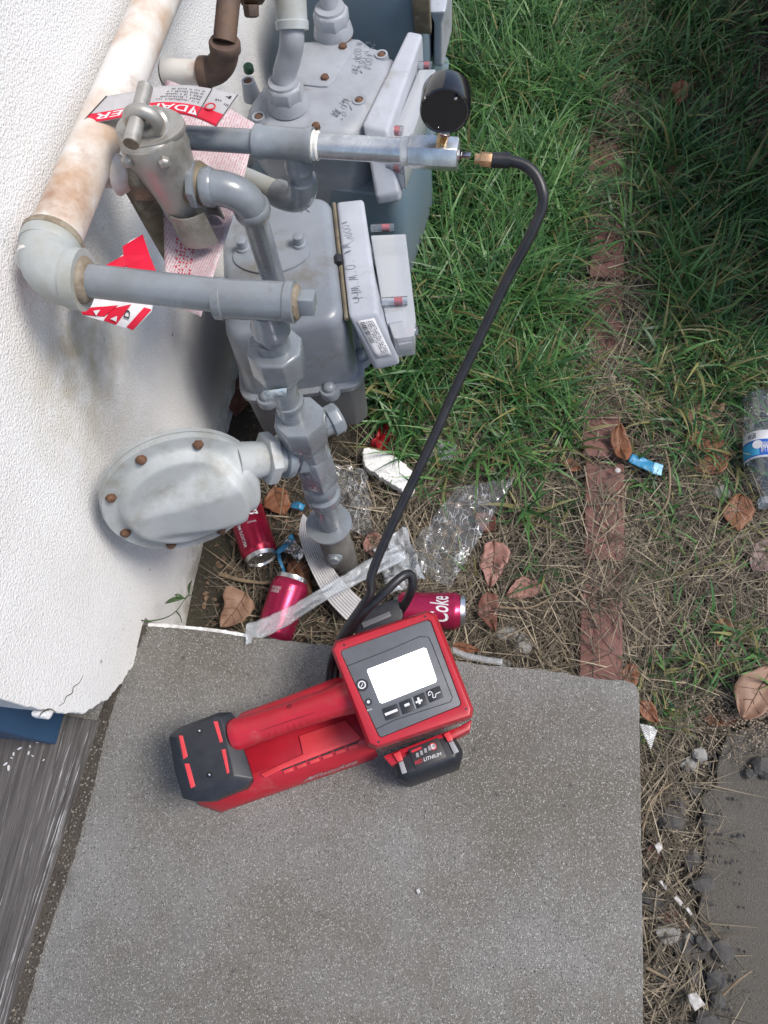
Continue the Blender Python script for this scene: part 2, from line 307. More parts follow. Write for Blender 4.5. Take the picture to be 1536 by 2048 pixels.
PINKP = stripes('pink_printed_form', (0.62, 0.53, 0.55), (0.46, 0.25, 0.28), 300, (0.96, -0.28, 0), 0.55)
TEXTP = stripes('small_print_label', (0.66, 0.66, 0.64), (0.06, 0.06, 0.07), 420, (0.35, 0.8, 0.4), 0.6)

# stucco, concrete, soil: larger surfaces with several layers
def stucco():
    m = bpy.data.materials.new('white_stucco'); m.use_nodes = True; N = m.node_tree.nodes; L = m.node_tree.links; b = N['Principled BSDF']
    b.inputs['Roughness'].default_value = 0.8
    g = N.new('ShaderNodeNewGeometry'); pos = g.outputs['Position']
    def nz(s, d=5, r=0.6):
        n = N.new('ShaderNodeTexNoise'); n.inputs['Scale'].default_value = s; n.inputs['Detail'].default_value = d; n.inputs['Roughness'].default_value = r; L.new(pos, n.inputs['Vector']); return n.outputs['Fac']
    def mr(v, a, c, lo=0.0, hi=1.0):
        r = N.new('ShaderNodeMapRange'); r.inputs['From Min'].default_value = a; r.inputs['From Max'].default_value = c; r.inputs['To Min'].default_value = lo; r.inputs['To Max'].default_value = hi; L.new(v, r.inputs['Value']); return r.outputs[0]
    def mixc(f, a, c):
        x = N.new('ShaderNodeMixRGB'); L.new(f, x.inputs[0])
        for i, q in ((1, a), (2, c)):
            if isinstance(q, tuple): x.inputs[i].default_value = (*q, 1)
            else: L.new(q, x.inputs[i])
        return x.outputs[0]
    def mul(a, c):
        x = N.new('ShaderNodeMath'); x.operation = 'MULTIPLY'; L.new(a, x.inputs[0]); L.new(c, x.inputs[1]); return x.outputs[0]
    sp = N.new('ShaderNodeSeparateXYZ'); L.new(pos, sp.inputs[0])
    c = mixc(mr(nz(7), 0.35, 0.7), (0.80, 0.795, 0.79), (0.735, 0.725, 0.71))
    c = mixc(mr(nz(330, 3, 0.6), 0.52, 0.68), c, (0.60, 0.595, 0.59))
    # yellowish dirt streak on the wall below the elbow (splash and rust wash)
    vd = N.new('ShaderNodeVectorMath'); vd.operation = 'DISTANCE'; L.new(pos, vd.inputs[0]); vd.inputs[1].default_value = (0, 0.50, 0.54)
    stain = mul(mr(vd.outputs['Value'], 0.17, 0.03), mr(nz(22), 0.3, 0.6))
    c = mixc(stain, c, (0.52, 0.46, 0.36))
    # splash dirt along the foot of the wall
    foot = mul(mr(sp.outputs['Z'], 0.10, 0.0), mr(nz(30), 0.35, 0.6)); c = mixc(foot, c, (0.33, 0.31, 0.27))
    # mud splatter specks
    vo = N.new('ShaderNodeTexVoronoi'); vo.inputs['Scale'].default_value = 26; L.new(pos, vo.inputs['Vector'])
    sk = mul(mr(vo.outputs['Distance'], 0.10, 0.03), mr(nz(9), 0.50, 0.56)); c = mixc(sk, c, (0.14, 0.12, 0.10))
    L.new(c, b.inputs['Base Color'])
    v2 = N.new('ShaderNodeTexVoronoi'); v2.feature = 'SMOOTH_F1'; v2.inputs['Scale'].default_value = 420; L.new(pos, v2.inputs['Vector'])
    hs = N.new('ShaderNodeMath'); hs.operation = 'ADD'; L.new(nz(300, 4, 0.55), hs.inputs[0]); L.new(v2.outputs['Distance'], hs.inputs[1])
    bp = N.new('ShaderNodeBump'); bp.inputs['Strength'].default_value = 0.65; bp.inputs['Distance'].default_value = 0.0018; L.new(hs.outputs[0], bp.inputs['Height']); L.new(bp.outputs[0], b.inputs['Normal'])
    return m
def concrete(name, base, dark, speck, spk_amt, stain=None, spk_scale=420):
    m = bpy.data.materials.new(name); m.use_nodes = True; N = m.node_tree.nodes; L = m.node_tree.links; b = N['Principled BSDF']
    b.inputs['Roughness'].default_value = 0.85
    g = N.new('ShaderNodeNewGeometry'); pos = g.outputs['Position']
    def nz(s, d=6, r=0.62):
        n = N.new('ShaderNodeTexNoise'); n.inputs['Scale'].default_value = s; n.inputs['Detail'].default_value = d; n.inputs['Roughness'].default_value = r; L.new(pos, n.inputs['Vector']); return n.outputs['Fac']
    def mr(v, a, c):
        r = N.new('ShaderNodeMapRange'); r.inputs['From Min'].default_value = a; r.inputs['From Max'].default_value = c; L.new(v, r.inputs['Value']); return r.outputs[0]
    def mixc(f, a, c):
        x = N.new('ShaderNodeMixRGB'); L.new(f, x.inputs[0])
        for i, q in ((1, a), (2, c)):
            if isinstance(q, tuple): x.inputs[i].default_value = (*q, 1)
            else: L.new(q, x.inputs[i])
        return x.outputs[0]
    c = mixc(mr(nz(5), 0.35, 0.68), base, dark)
    if stain: c = mixc(mr(nz(3.1, 6, 0.6), 0.44, 0.66), c, stain)
    v = N.new('ShaderNodeTexVoronoi'); v.inputs['Scale'].default_value = spk_scale; L.new(pos, v.inputs['Vector'])
    w = N.new('ShaderNodeTexWhiteNoise'); L.new(v.outputs['Position'], w.inputs['Vector'])
    c = mixc(mr(w.outputs['Value'], 1-spk_amt, 1.0), c, speck)
    c = mixc(mr(w.outputs['Value'], spk_amt*0.8, 0.0), c, tuple(x*0.35 for x in dark))
    c = mixc(mr(nz(11, 7, 0.7), 0.60, 0.74), c, tuple(x*0.72 for x in dark))
    v3 = N.new('ShaderNodeTexVoronoi'); v3.inputs['Scale'].default_value = 30; L.new(pos, v3.inputs['Vector'])
    pk = N.new('ShaderNodeMath'); pk.operation = 'MULTIPLY'; L.new(mr(v3.outputs['Distance'], 0.11, 0.05), pk.inputs[0]); L.new(mr(nz(6, 2), 0.56, 0.60), pk.inputs[1])
    c = mixc(pk.outputs[0], c, tuple(x*0.4 for x in dark))
    L.new(c, b.inputs['Base Color'])
    hs = N.new('ShaderNodeMath'); hs.operation = 'ADD'; L.new(nz(330, 4), hs.inputs[0]); L.new(v.outputs['Distance'], hs.inputs[1])
    bp = N.new('ShaderNodeBump'); bp.inputs['Strength'].default_value = 0.8; bp.inputs['Distance'].default_value = 0.0020; L.new(hs.outputs[0], bp.inputs['Height']); L.new(bp.outputs[0], b.inputs['Normal'])
    return m
STUCCO = stucco()
CONC = concrete('step_concrete', (0.245, 0.238, 0.225), (0.20, 0.194, 0.183), (0.42, 0.41, 0.39), 0.17, (0.150, 0.136, 0.112), 760)
PATHM = concrete('dirty_path_concrete', (0.135, 0.122, 0.105), (0.105, 0.095, 0.080), (0.20, 0.185, 0.16), 0.05, (0.115, 0.103, 0.086), 800)
SOIL = concrete('soil', (0.042, 0.033, 0.024), (0.028, 0.022, 0.016), (0.11, 0.088, 0.062), 0.08, (0.050, 0.050, 0.030), 240)
SCRED = mat('mortar_smear', (0.255, 0.252, 0.255), 0.85, col2=(0.20, 0.197, 0.195), scale=12, bump=0.3, bscale=120)
GRIT = concrete('gritty_joint_dirt', (0.075, 0.062, 0.048), (0.045, 0.037, 0.03), (0.16, 0.14, 0.115), 0.08, None, 420)
def weathered_wood():
    m = mat('weathered_sill_wood', (0.105, 0.096, 0.092), 0.85, col2=(0.055, 0.049, 0.046), scale=9, mix=(0.38, 0.62), stretch=(13, 0.55, 13), bump=1.0, bscale=16, bdist=0.004, col3=(0.25, 0.24, 0.235), scale3=15, mix3=(0.58, 0.70))
    return m
SILLM = weathered_wood()
# ================================================================== SETTING
def grid_sheet(name, xs, ys, hfun, m, label=None):
    b = MB(); nx, ny = len(xs), len(ys)
    b.add([Vector((x, y, hfun(x, y))) for y in ys for x in xs], [(j*nx+i, j*nx+i+1, (j+1)*nx+i+1, (j+1)*nx+i) for j in range(ny-1) for i in range(nx-1)])
    return b.build(name, m, None, origin=(0, 0, 0), kind='structure')
def ground_h(x, y):
    h = 0.010*mnoise.noise(Vector((x*4.1, y*4.1, 0.3))) + 0.005*mnoise.noise(Vector((x*17, y*17, 1.7)))
    if y < 0.26: h -= 0.004
    return h
xs = [-30, -8, -1] + [i*0.014 for i in range(0, 86)] + [1.3, 1.6, 3, 10, 40]
ys = [-40, -10, -3, -1] + [-0.4+i*0.016 for i in range(0, 160)] + [2.4, 3, 5, 12, 60]
grid_sheet('ground', xs, ys, ground_h, SOIL)
# concrete path at the lower right, its ragged edge broken
b = MB(); edge = []
for i in range(60):
    y = 0.205 - i*0.02
    x = 0.880 + 0.012*mnoise.noise(Vector((y*9, 0, 0))) + 0.006*mnoise.noise(Vector((y*40, 3, 0))) + (0.05*max(0, (0.20-abs(y-0.21))/0.2) if y > 0.12 else 0)
    edge.append(Vector((x, y, 0.009)))
ring = edge + [Vector((3, -1, 0.009)), Vector((3, 0.26, 0.009)), Vector((1.05, 0.24, 0.009)), Vector((0.97, 0.225, 0.009))]
b.prism(ring, -0.05); b.build('path', PATHM, None, bevel=0.004, kind='structure', origin=(0, 0, 0))

# concrete step with slightly uneven arris
def edge_run(p, q, n, amp, seed):
    p, q = Vector(p), Vector(q); d = (q-p); nrm = Vector((-d.y, d.x, 0)).normalized(); out = []
    for i in range(n):
        t = i/n; out.append(p+d*t+nrm*amp*(mnoise.noise(Vector((t*9, seed, 0)))+0.6*mnoise.noise(Vector((t*47, seed, 2)))))
    return out
c1 = at(1277, 1362, z=S); c2 = Vector((0.757, -0.9, S)); c3 = Vector((-0.50, -0.9, S)); c4 = Vector((-0.50, 0.268, S)); c5 = Vector((0.0, 0.268, S))
cr = [c1+Vector((0.0015, -0.016, 0)), c1+Vector((-0.004, -0.004, 0)), c1+Vector((-0.018, -0.0005, 0))]
ring = edge_run(c1+Vector((-0.018, -0.0005, 0)), at(285, 1246, z=S), 90, 0.0035, 1.0) + edge_run(Vector((-0.002, 0.264, S)), c4+Vector((0, -0.01, 0)), 4, 0, 2) + [c4+Vector((0, -0.02, 0)), c3, c2] + edge_run(Vector((0.757, -0.6, S)), c1+Vector((0.0015, -0.016, 0)), 90, 0.002, 5.0) + [cr[0], cr[1]]
b = MB(); b.prism(ring, -0.1); b.build('concrete_step', CONC, None, bevel=0.004, segs=2, angle=50, kind='structure', origin=(0, 0, 0))
# whitewashed nose line on the far left arris
b = MB()
pth = [at(296, 1249, z=S+0.001), at(340, 1252, z=S+0.001), at(395, 1257, z=S+0.001), at(445, 1263, z=S+0.001), at(492, 1271, z=S+0.001)]
rows = []
for i, p in enumerate(spline(pth, 10)):
    w = 0.0022+0.0018*abs(mnoise.noise(Vector((i*0.7, 0, 4)))); rows.append((p+Vector((0, w, 0)), p-Vector((0, w, 0))))
for i in range(len(rows)-1):
    q = [rows[i][1], rows[i+1][1], rows[i+1][0], rows[i][0]]; b.loft([[p-Vector((0, 0, 0.004)) for p in q], [p+Vector((0, 0, 0.0006)) for p in q]])
b.build('paint_line', mat('chipped_white_paint', (0.72, 0.72, 0.71), 0.7, col2=(0.45, 0.44, 0.42), scale=90), None, kind='structure')

# house wall (white stucco), ending at the door opening
wall = empty('house_wall', (0, 1.5, 0), 'white rough stucco house wall carrying the gas pipes', 'wall')
b = MB(); yc = 0.083
# side profile of the wall seen along x; broken lower corner beside the sill
prof = [(4.5, -0.15), (4.5, 2.7), (yc, 2.7), (yc, 0.44), (yc+0.003, 0.37), (yc+0.009, 0.33), (yc+0.014, 0.295), (yc+0.030, 0.262), (0.128, 0.232), (0.150, 0.21), (0.175, 0.187), (0.20, 0.165), (0.262, 0.16), (0.272, -0.15)]
prof2 = []
for i in range(len(prof)):
    (ya, za), (yb, zb) = prof[i], prof[(i+1) % len(prof)]; nn_ = 7 if 3 <= i <= 11 else 1
    for k in range(nn_):
        t = k/nn_; q = Vector((ya+(yb-ya)*t, za+(zb-za)*t, 0)); jig = Vector((mnoise.noise(q*140), mnoise.noise(q*140+Vector((7, 3, 0))), 0))*(0.0042 if nn_ > 1 else 0); prof2.append((q.x+jig.x, q.y+jig.y))
fr = [Vector((0.0, y, z)) for y, z in prof2]; b.loft([[p+Vector((-0.16, 0, 0)) for p in fr], fr]); b.build('stucco_face', STUCCO, wall, bevel=0.0012, segs=1)
# cracked patch of render near the sill
for pts, r in (([(118, 1412), (128, 1405), (132, 1394), (144, 1386), (147, 1374), (158, 1366), (166, 1352)], 0.0007), ([(112, 1425), (100, 1418), (86, 1424), (78, 1434)], 0.0009)):
    b = MB(); P = spline([at(px, py, x=0.0002) for px, py in pts], 6)
    b.tube(P, [r*(0.35+0.65*math.sin(math.pi*(i+0.5)/len(P))) for i in range(len(P))], 6); b.build('crack', GRIT, wall)
b = MB(); P = [at(px, py, x=0.002) for px, py in ((92, 1428), (100, 1421), (108, 1423), (106, 1431), (99, 1440), (93, 1436))]; b.prism(P, Vector((-0.02, 0, 0))); b.build('plaster_lump', STUCCO, wall, bevel=0.003)

# door: sill board, blue jamb
sill = MB(); z = 0.191
def sill_pt(px, py): return at(px, py, z=z)
right = [sill_pt(px, py) for px, py in ((197, 1441), (185, 1476), (170, 1520), (150, 1585), (128, 1655), (105, 1730), (82, 1805), (58, 1885), (35, 1965), (12, 2048), (-25, 2180), (-70, 2340))]
ring = right + [Vector((-0.46, right[-1].y, z)), Vector((-0.46, 0.112, z))]
sill.prism(ring, 0.10)
so_ = sill.build('door_sill', SILLM, None, bevel=0.003, label='weathered grey wooden door sill board beside the concrete step', cat='sill')
FIB = mat('bleached_fibre', (0.34, 0.335, 0.335), 0.8, col2=(0.16, 0.15, 0.148), scale=45, mix=(0.42, 0.6)); rs_ = random.Random(4)
edge_s = spline(right[:-1], 6)
for k in range(26):   # raised split fibres along the worn edge, each only part of the length
    dx = -abs(rs_.gauss(0.0, 0.016))-0.002; i0 = rs_.randrange(0, len(edge_s)-8); ln_f = rs_.randrange(6, 26); P = [p+Vector((dx+0.0012*mnoise.noise(Vector((j*0.3, k*3.1, 0))), 0, 0.0003)) for j, p in enumerate(edge_s[i0:i0+ln_f])]
    w = rs_.uniform(0.0005, 0.0015); b = MB(); b.tube(P, [w*math.sin(math.pi*(j+0.5)/len(P))*(0.5+abs(mnoise.noise(Vector((j*0.9, k, 0))))) for j in range(len(P))], 6); b.build('split_fibre', FIB, so_)
for k, (px, py, r) in enumerate(((58, 1506, 4), (66, 1512, 3), (40, 1497, 5), (28, 1508, 4), (24, 1516, 3), (12, 1528, 5), (18, 1536, 6), (75, 1485, 3), (88, 1520, 2.5), (61, 1493, 3))):
    b = MB(); p = sill_pt(px, py); R = Matrix.Rotation(k*1.1, 3, 'Z'); rr = r*0.0005
    b.loft([[p+R@Vector((math.cos(a)*rr*(0.5 if j else 0.6), math.sin(a)*rr*1.5, 0.0005+0.0016*j)) for a in [i*math.pi/3 for i in range(6)]] for j in (0, 1)]); b.build('paint_flake', WHITEI, so_)
b = MB(); yj = 0.058
b.loft([[Vector((x, y, zz)) for x, y in ((-0.080, yj), (-0.30, yj), (-0.30, 0.14), (-0.080, 0.14))] for zz in (0.194, 2.3)])
jm = b.build('door_jamb', BLUEJ, None, bevel=0.003, label='dark blue painted door jamb at the lower left', cat='jamb')
# grit filled joint and mortar smear between sill and step
z2 = S+0.0035
L_ = [at(px, py, z=z2) for px, py in ((199, 1437), (186, 1478), (152, 1588), (106, 1732), (60, 1888), (14, 2050), (-60, 2300))]
Rr = [at(px, py, z=z2) for px, py in ((220, 1432), (206, 1492), (180, 1600), (143, 1730), (92, 1880), (44, 2050), (-25, 2300))]
Rl, Rq = spline(L_, 8), spline(Rr, 8)
b = MB(); n = len(Rl)
for i in range(n-1):
    q = [Rl[i], Rq[i]+Vector((0.004*mnoise.noise(Vector((i*0.9, 1, 0))), 0, 0)), Rq[i+1]+Vector((0.004*mnoise.noise(Vector((i*0.9+0.9, 1, 0))), 0, 0)), Rl[i+1]]
    b.add(q, [(0, 1, 2, 3)])
b.build('joint_dirt', GRIT, None, kind='structure')
b = MB(); Ro = [p+Vector((0.030+0.012*mnoise.noise(Vector((i*0.25, 7, 0))), 0, -0.0015)) for i, p in enumerate(Rq)]
for i in range(n-1): b.add([Rq[i]+Vector((-0.002, 0, -0.0015)), Ro[i], Ro[i+1], Rq[i+1]+Vector((-0.002, 0, -0.0015))], [(0, 1, 2, 3)])
pass

b = MB(); da = spline([at(px, py, z=S+0.002) for px, py in ((284, 1249), (272, 1275), (255, 1310), (238, 1350), (222, 1392), (204, 1436))], 8)
for i in range(len(da)-1):
    w = [0.010+0.007*mnoise.noise(Vector((k*0.8, 3, 0)))+0.004*mnoise.noise(Vector((k*2.7, 5, 0))) for k in (i, i+1)]
    b.add([da[i]-Vector((0.006, 0, 0)), da[i]+Vector((w[0], 0, 0)), da[i+1]+Vector((w[1], 0, 0)), da[i+1]-Vector((0.006, 0, 0))], [(0, 1, 2, 3)])
b.build('wall_foot_dirt', GRIT, None, kind='structure')
# brick edging set in the ground
edging = empty('brick_edging', (0.727, 0.9, 0), 'row of red bricks set on edge along the grass strip', 'edging')
y0 = 0.262; ln = [0.205, 0.2, 0.21, 0.2, 0.205, 0.2, 0.205, 0.2, 0.205]
for k, l in enumerate(ln):
    b = MB(); cx = 0.726+0.0035*math.sin(k*2.1); w = 0.070
    b.box((cx, y0+l/2, -0.013+0.003*math.sin(k*1.7)), (w, l-0.006, 0.075), Matrix.Rotation(0.02*math.sin(k*3.3), 3, 'Z') @ Matrix.Rotation(0.03*math.sin(k*5.1), 3, 'X'))
    b.build('brick', BRICKM, edging, bevel=0.0045); y0 += l+0.004

# dark board fence along the right
fence = empty('board_fence', (1.1, 2.0, 0), 'dark brown board fence along the right side of the grass', 'fence')
for k in range(24):
    b = MB(); b.box((1.105+0.004*(k % 2), 1.02+k*0.142, 0.26), (0.022, 0.138, 0.6)); b.build('board', FENCEM, fence, bevel=0.003)
b = MB(); b.box((1.129, 2.66, 0.4), (0.022, 3.36, 0.08)); b.build('rail', FENCEM, fence, bevel=0.003)

# ================================================================== GAS PIPEWORK
PR = 0.0165
hdr0, hdr1 = at(96, 505, x=0.042), at(314, 0, x=0.042)
hd = (hdr1-hdr0).normalized(); hdr_far = hdr0+hd*1.4
header = empty('wall_gas_pipe', at(90, 565, x=0.036), 'rust stained cream gas pipe running along the stucco wall with grey elbow', 'gas pipe')
b = MB(); b.cyl(hdr0-hd*0.02, hdr_far, 0.0265, seg=40); b.build('pipe', CREAM, header)
TEE = at(528, 586, z=0.70); TEE.y = 0.476
ec = hdr0+hd*((TEE.y-hdr0.y)/hd.y); cd_ = (TEE-ec).normalized()
def elbow(name, p_in, corner, p_out, r, m, parent, collar=1.28, cl=0.012, ring=None):
    """threaded elbow: bent body with a collar at either mouth"""
    p_in, corner, p_out = Vector(p_in), Vector(corner), Vector(p_out)
    b = MB(); b.tube(arc_path(p_in, corner, p_out, 14), r*1.12, 30)
    e = b.build(name, m, parent)
    for p in (p_in, p_out):
        d = (corner-p).normalized(); c = MB(); c.lathe(p-d*0.001, d, [(0, r*1.18), (0.002, r*collar), (cl, r*collar), (cl+0.003, r*1.13)], 30); c.build('collar', ring or m, e)
    return e
elbow('elbow', ec+hd*0.046, ec, ec+cd_*0.046, 0.0265, ELBOW, header, 1.17, 0.012)
b = MB(); b.lathe(ec+hd*0.044, hd, [(0, 0.0315), (0.005, 0.0320), (0.009, 0.030), (0.012, 0.0265)], 30); b.build('thread_seal', RUSTRING, header)
b = MB(); b.lathe(ec+cd_*0.0455, cd_, [(-0.002, 0.0240), (0.003, 0.0238), (0.006, 0.0215), (0.009, PR)], 30); b.build('thread_seal', RUSTRING, header)
b = MB(); b.cyl(ec+cd_*0.040, TEE-cd_*0.02, 0.0170, seg=32); b.build('cross_pipe', PAINT, header)
# tee with plug on the cross pipe
tee = MB(); tx0, tx1 = at(428, 590, y=TEE.y).x, at(588, 590, y=TEE.y).x
tee.lathe((tx0, TEE.y, TEE.z), (1, 0, 0), [(0, 0.0182), (0.001, 0.0212), (0.009, 0.0214), (0.011, 0.0198), (tx1-tx0-0.011, 0.0198), (tx1-tx0-0.009, 0.0214), (tx1-tx0-0.001, 0.0214), (tx1-tx0, 0.018)], 36)
teo = tee.build('tee', PAINT, header)
b = MB(); b.lathe((tx1-0.001, TEE.y, TEE.z), (1, 0, 0), [(0, 0.0185), (0.003, 0.0178), (0.005, 0.0150)], 30); b.build('thread_seal', RUSTRING, teo)
b = MB(); b.cyl((tx1+0.002, TEE.y, TEE.z), (tx1+0.020, TEE.y, TEE.z), 0.0142, 0.0132, 4, rot=math.radians(30)); b.build('plug', PAINT, teo, bevel=0.002)
# stub from the header to the meter valve
VC = at(335, 362, z=0.685); VC.y = 0.652
hs = hdr0+hd*((VC.y-hdr0.y)/hd.y)
b = MB(); b.cyl((hs.x, VC.y, VC.z+0.002), (VC.x-0.008, VC.y, VC.z), 0.0148, seg=30); b.build('branch_stub', CREAM, header)
b = MB(); b.lathe((hs.x+0.010, VC.y, VC.z+0.002), (1, 0, 0), [(0.014, 0.0230), (0.022, 0.0190), (0.026, 0.0165), (0.030, 0.0148)], 30); b.build('weld', CREAM, header)

# --- silver meter valve
valve = empty('meter_valve', VC+Vector((0, 0, -0.06)), 'silver cast aluminium valve with eye and lock pin on the cream pipe', 'valve')
vt = at(302, 262, z=0.752); vt = Vector((VC.x-0.004, VC.y+0.006, 0.748)); vb = Vector((VC.x+0.012, VC.y-0.006, 0.600))
ax = vb-vt; Lv = ax.length
b = MB(); b.lathe(vt, ax, [(0, 0.012), (0.001, 0.024), (0.004, 0.0300), (0.0075, 0.0325), (0.008, 0.0350), (0.014, 0.0362), (0.030, 0.0362), (0.034, 0.0345), (0.050, 0.0325), (0.064, 0.0300), (0.078, 0.0272), (0.094, 0.0262), (0.108, 0.0260)], 44)
vbod = b.build('valve_body', ALU, valve, angle=32)
# lower shroud: an open-sided ring round the foot of the plug
cupc = vt+ax.normalized()*0.094+Vector((0.010, -0.004, 0)); au = ax.normalized(); cu = Vector((1, 0, 0)); cu = (cu-au*cu.dot(au)).normalized(); cw = au.cross(cu)
def cring(t, r): return [cupc+au*t+(cu*math.cos(th)+cw*math.sin(th))*r for th in [math.radians(38+284*k/40) for k in range(41)]]
b = MB(); R_ = [cring(0.0, 0.0275), cring(0.0, 0.0300), cring(0.044, 0.0305), cring(0.044, 0.0275)]; nk_ = 41; P = [p for r in R_ for p in r]
Fq = []
for i in range(4):
    for j in range(nk_-1): a0, b0 = i*nk_+j, ((i+1) % 4)*nk_+j; Fq.append((a0, a0+1, b0+1, b0))
Fq += [tuple(i*nk_ for i in range(4)), tuple(i*nk_+nk_-1 for i in range(3, -1, -1))]
b.add(P, Fq); b.build('shroud', ALU, valve, bevel=0.0012)
b = MB(); b.lathe(cupc-Vector((0.010, -0.004, 0)), au, [(-0.004, 0.0215), (0.030, 0.0215), (0.036, 0.017), (0.040, 0.017)], 30); b.build('plug_foot', ALU, valve)
for s1_ in (-1, 1):
    b = MB(); p = vt+ax.normalized()*0.016+Vector((0.020*s1_, -0.030, 0)); b.lathe(p, (0.3*s1_, -1, 0.1), [(0, 0.007), (0.006, 0.0065), (0.008, 0.004)], 6); b.build('body_bolt', ALU, vbod, bevel=0.0008)
b = MB(); pl_ = [vt+ax.normalized()*0.001+Vector((math.cos(t)*0.034*(1.0+0.25*max(0, math.cos(t-0.5))), math.sin(t)*0.030, 0.002)) for t in [k*2*math.pi/40 for k in range(40)]]; b.prism(pl_, Vector((0, 0, -0.007))); b.build('top_plate', ALU, vbod, bevel=0.002)
# mould ridge and shoulder
b = MB(); b.lathe(vt+Vector((0.004, 0.004, -0.004)), (0.5, 0.6, -0.15), [(0, 0.016), (0.012, 0.018), (0.020, 0.012)], 24); b.build('shoulder', ALU, vbod)
e0, e1 = at(262, 288, z=0.768), at(291, 172, z=0.776)
pin = MB(); pin.lathe(e0, e1-e0, [(0, 0.0070), (0.0006, 0.0080), ((e1-e0).length-0.001, 0.0080), ((e1-e0).length, 0.0072)], 24); pin.build('lock_pin', ALU, valve)
b = MB(); b.cyl(e0+(e0-e1).normalized()*0.0004, e0+(e1-e0)*0.004, 0.0078, seg=20); b.build('pin_face', DIRTY, valve)
cen = (e0+e1)/2+Vector((0.003, -0.001, -0.004)); d = (e1-e0).normalized(); w1 = Vector((0, 0, 1)); w1 = (w1-d*w1.dot(d)).normalized(); w2 = d.cross(w1)
b = MB(); b.tube([cen-w1*0.004+(w1*math.cos(t)+w2*math.sin(t))*0.0145 for t in [i*2*math.pi/28 for i in range(28)]], 0.0075, 16, closed=True); b.build('eye', ALU, valve)
b = MB(); b.cyl(cen-w1*0.012, vt+Vector((0, 0, -0.006)), 0.009, 0.013, 24); b.build('eye_neck', ALU, valve)
b = MB(); b.lathe((VC.x-0.040, VC.y, VC.z), (1, 0, 0), [(0, 0.0175), (0.002, 0.0265), (0.010, 0.0275), (0.018, 0.026), (0.030, 0.018)], 8, rot=0.39); b.build('inlet_collar', DIRTY, valve, bevel=0.002)
b = MB(); b.lathe((VC.x+0.010, VC.y, VC.z-0.006), (1, 0, -0.12), [(0, 0.012), (0.010, 0.023), (0.024, 0.025), (0.032, 0.021)], 26); b.build('outlet_bulge', DIRTY, valve)
OUT = Vector((at(408, 348, y=0.648).x, 0.648, 0.678))
b = MB(); b.lathe((VC.x+0.026, 0.648, 0.679), (1, 0, 0), [(0, 0.0165), (0.001, 0.026), (0.009, 0.0265), (0.010, 0.0175), (0.014, 0.0165)], 8, rot=0.39); b.build('outlet_nut', PAINT, valve, bevel=0.0015)
b = MB(); pc = at(300, 430, y=0.668); b.lathe(Vector((pc.x, 0.668, 0.672)), (0.05, 0.0, -1), [(0, 0.013), (0.01, 0.0155), (0.09, 0.0155), (0.13, 0.0150)], 26); b.build('lower_spigot', DIRTY, valve)

# --- front meter connection: elbow and drop pipe
drop = empty('meter_inlet_pipe', (OUT.x+0.05, 0.70, 0.41), 'grey painted elbow and drop pipe between silver valve and front meter', 'gas pipe')
ex = at(488, 360, y=0.657).x
ez = 0.678
el = elbow('elbow', (OUT.x-0.004, 0.646, ez), (ex+0.002, 0.647, ez+0.001), (ex+0.002, 0.650, ez-0.040), 0.0175, PAINT, drop, 1.24, 0.010)
MZ = 0.41
inl = at(556, 590, z=MZ)
b = MB(); b.cyl((ex+0.002, 0.650, ez-0.036), (inl.x, inl.y, MZ-0.002), 0.0160, seg=30); b.build('drop_pipe', PAINT, drop)
b = MB(); b.lathe((ex+0.002, 0.650, ez-0.040), (0, 0, -1), [(0, 0.0205), (0.004, 0.0200), (0.007, 0.0165)], 30); b.build('thread_seal', RUSTRING, drop)

# --- service riser with union, valve, insulating washer
def rs(px, py):
    z_ = 0.4
    for _ in range(12):
        p_ = at(px, py, y=0.435+0.073*z_); z_ = p_.z
    return p_
foot = rs(700, 1160); tb = Vector((TEE.x, TEE.y, TEE.z))
riser = empty('service_riser', foot, 'grey gas service riser with union nut and shut off valve rising from soil', 'gas riser')
def seg_on(pa, pb_, prof, name, m, seg=30, bevel=0.0, parent=None, rot=0.0):
    b = MB(); A, B_ = rs(*pa), rs(*pb_); d = B_-A; l = d.length
    b.lathe(A, d, [(t*l, r) for t, r in prof], seg, rot=rot); return b.build(name, m, parent or riser, bevel=bevel)
b = MB(); b.lathe(tb+Vector((0, 0, -0.010)), (rs(552, 690)-tb), [(0, 0.018), (0.022, 0.0192), (0.030, 0.0212), (0.040, 0.0212), (0.041, 0.0165), (0.075, 0.0165)], 32); b.build('tee_branch', PAINT, riser)
seg_on((541, 672), (549, 702), [(0, 0.0195), (0.5, 0.0190), (1, 0.0185)], 'union_tail', PAINT)
un_ = seg_on((548, 690), (563, 752), [(0, 0.019), (0.02, 0.0300), (0.06, 0.0320), (0.72, 0.0320), (0.80, 0.0295), (0.86, 0.0270), (1.0, 0.024)], 'union_nut', PAINT, seg=8, bevel=0.0012, rot=0.3)
seg_on((556, 740), (590, 850), [(0, 0.0165), (1, 0.0165)], 'pipe', PAINT)
seg_on((577, 800), (580, 808), [(0, 0.0162), (0.1, 0.0185), (0.9, 0.0185), (1, 0.0165)], 'pipe_ring', PAINT)
vb8 = seg_on((597, 832), (625, 915), [(0, 0.018), (0.01, 0.0325), (0.05, 0.0340), (0.42, 0.0340), (0.48, 0.0300), (0.72, 0.0275), (1, 0.0270)], 'valve_body', PAINT, seg=8, bevel=0.0012, rot=0.3)
seg_on((620, 900), (640, 962), [(0, 0.0285), (0.1, 0.0300), (0.85, 0.0300), (1, 0.0240)], 'valve_nut', PAINT, seg=6, bevel=0.0015, rot=0.1)
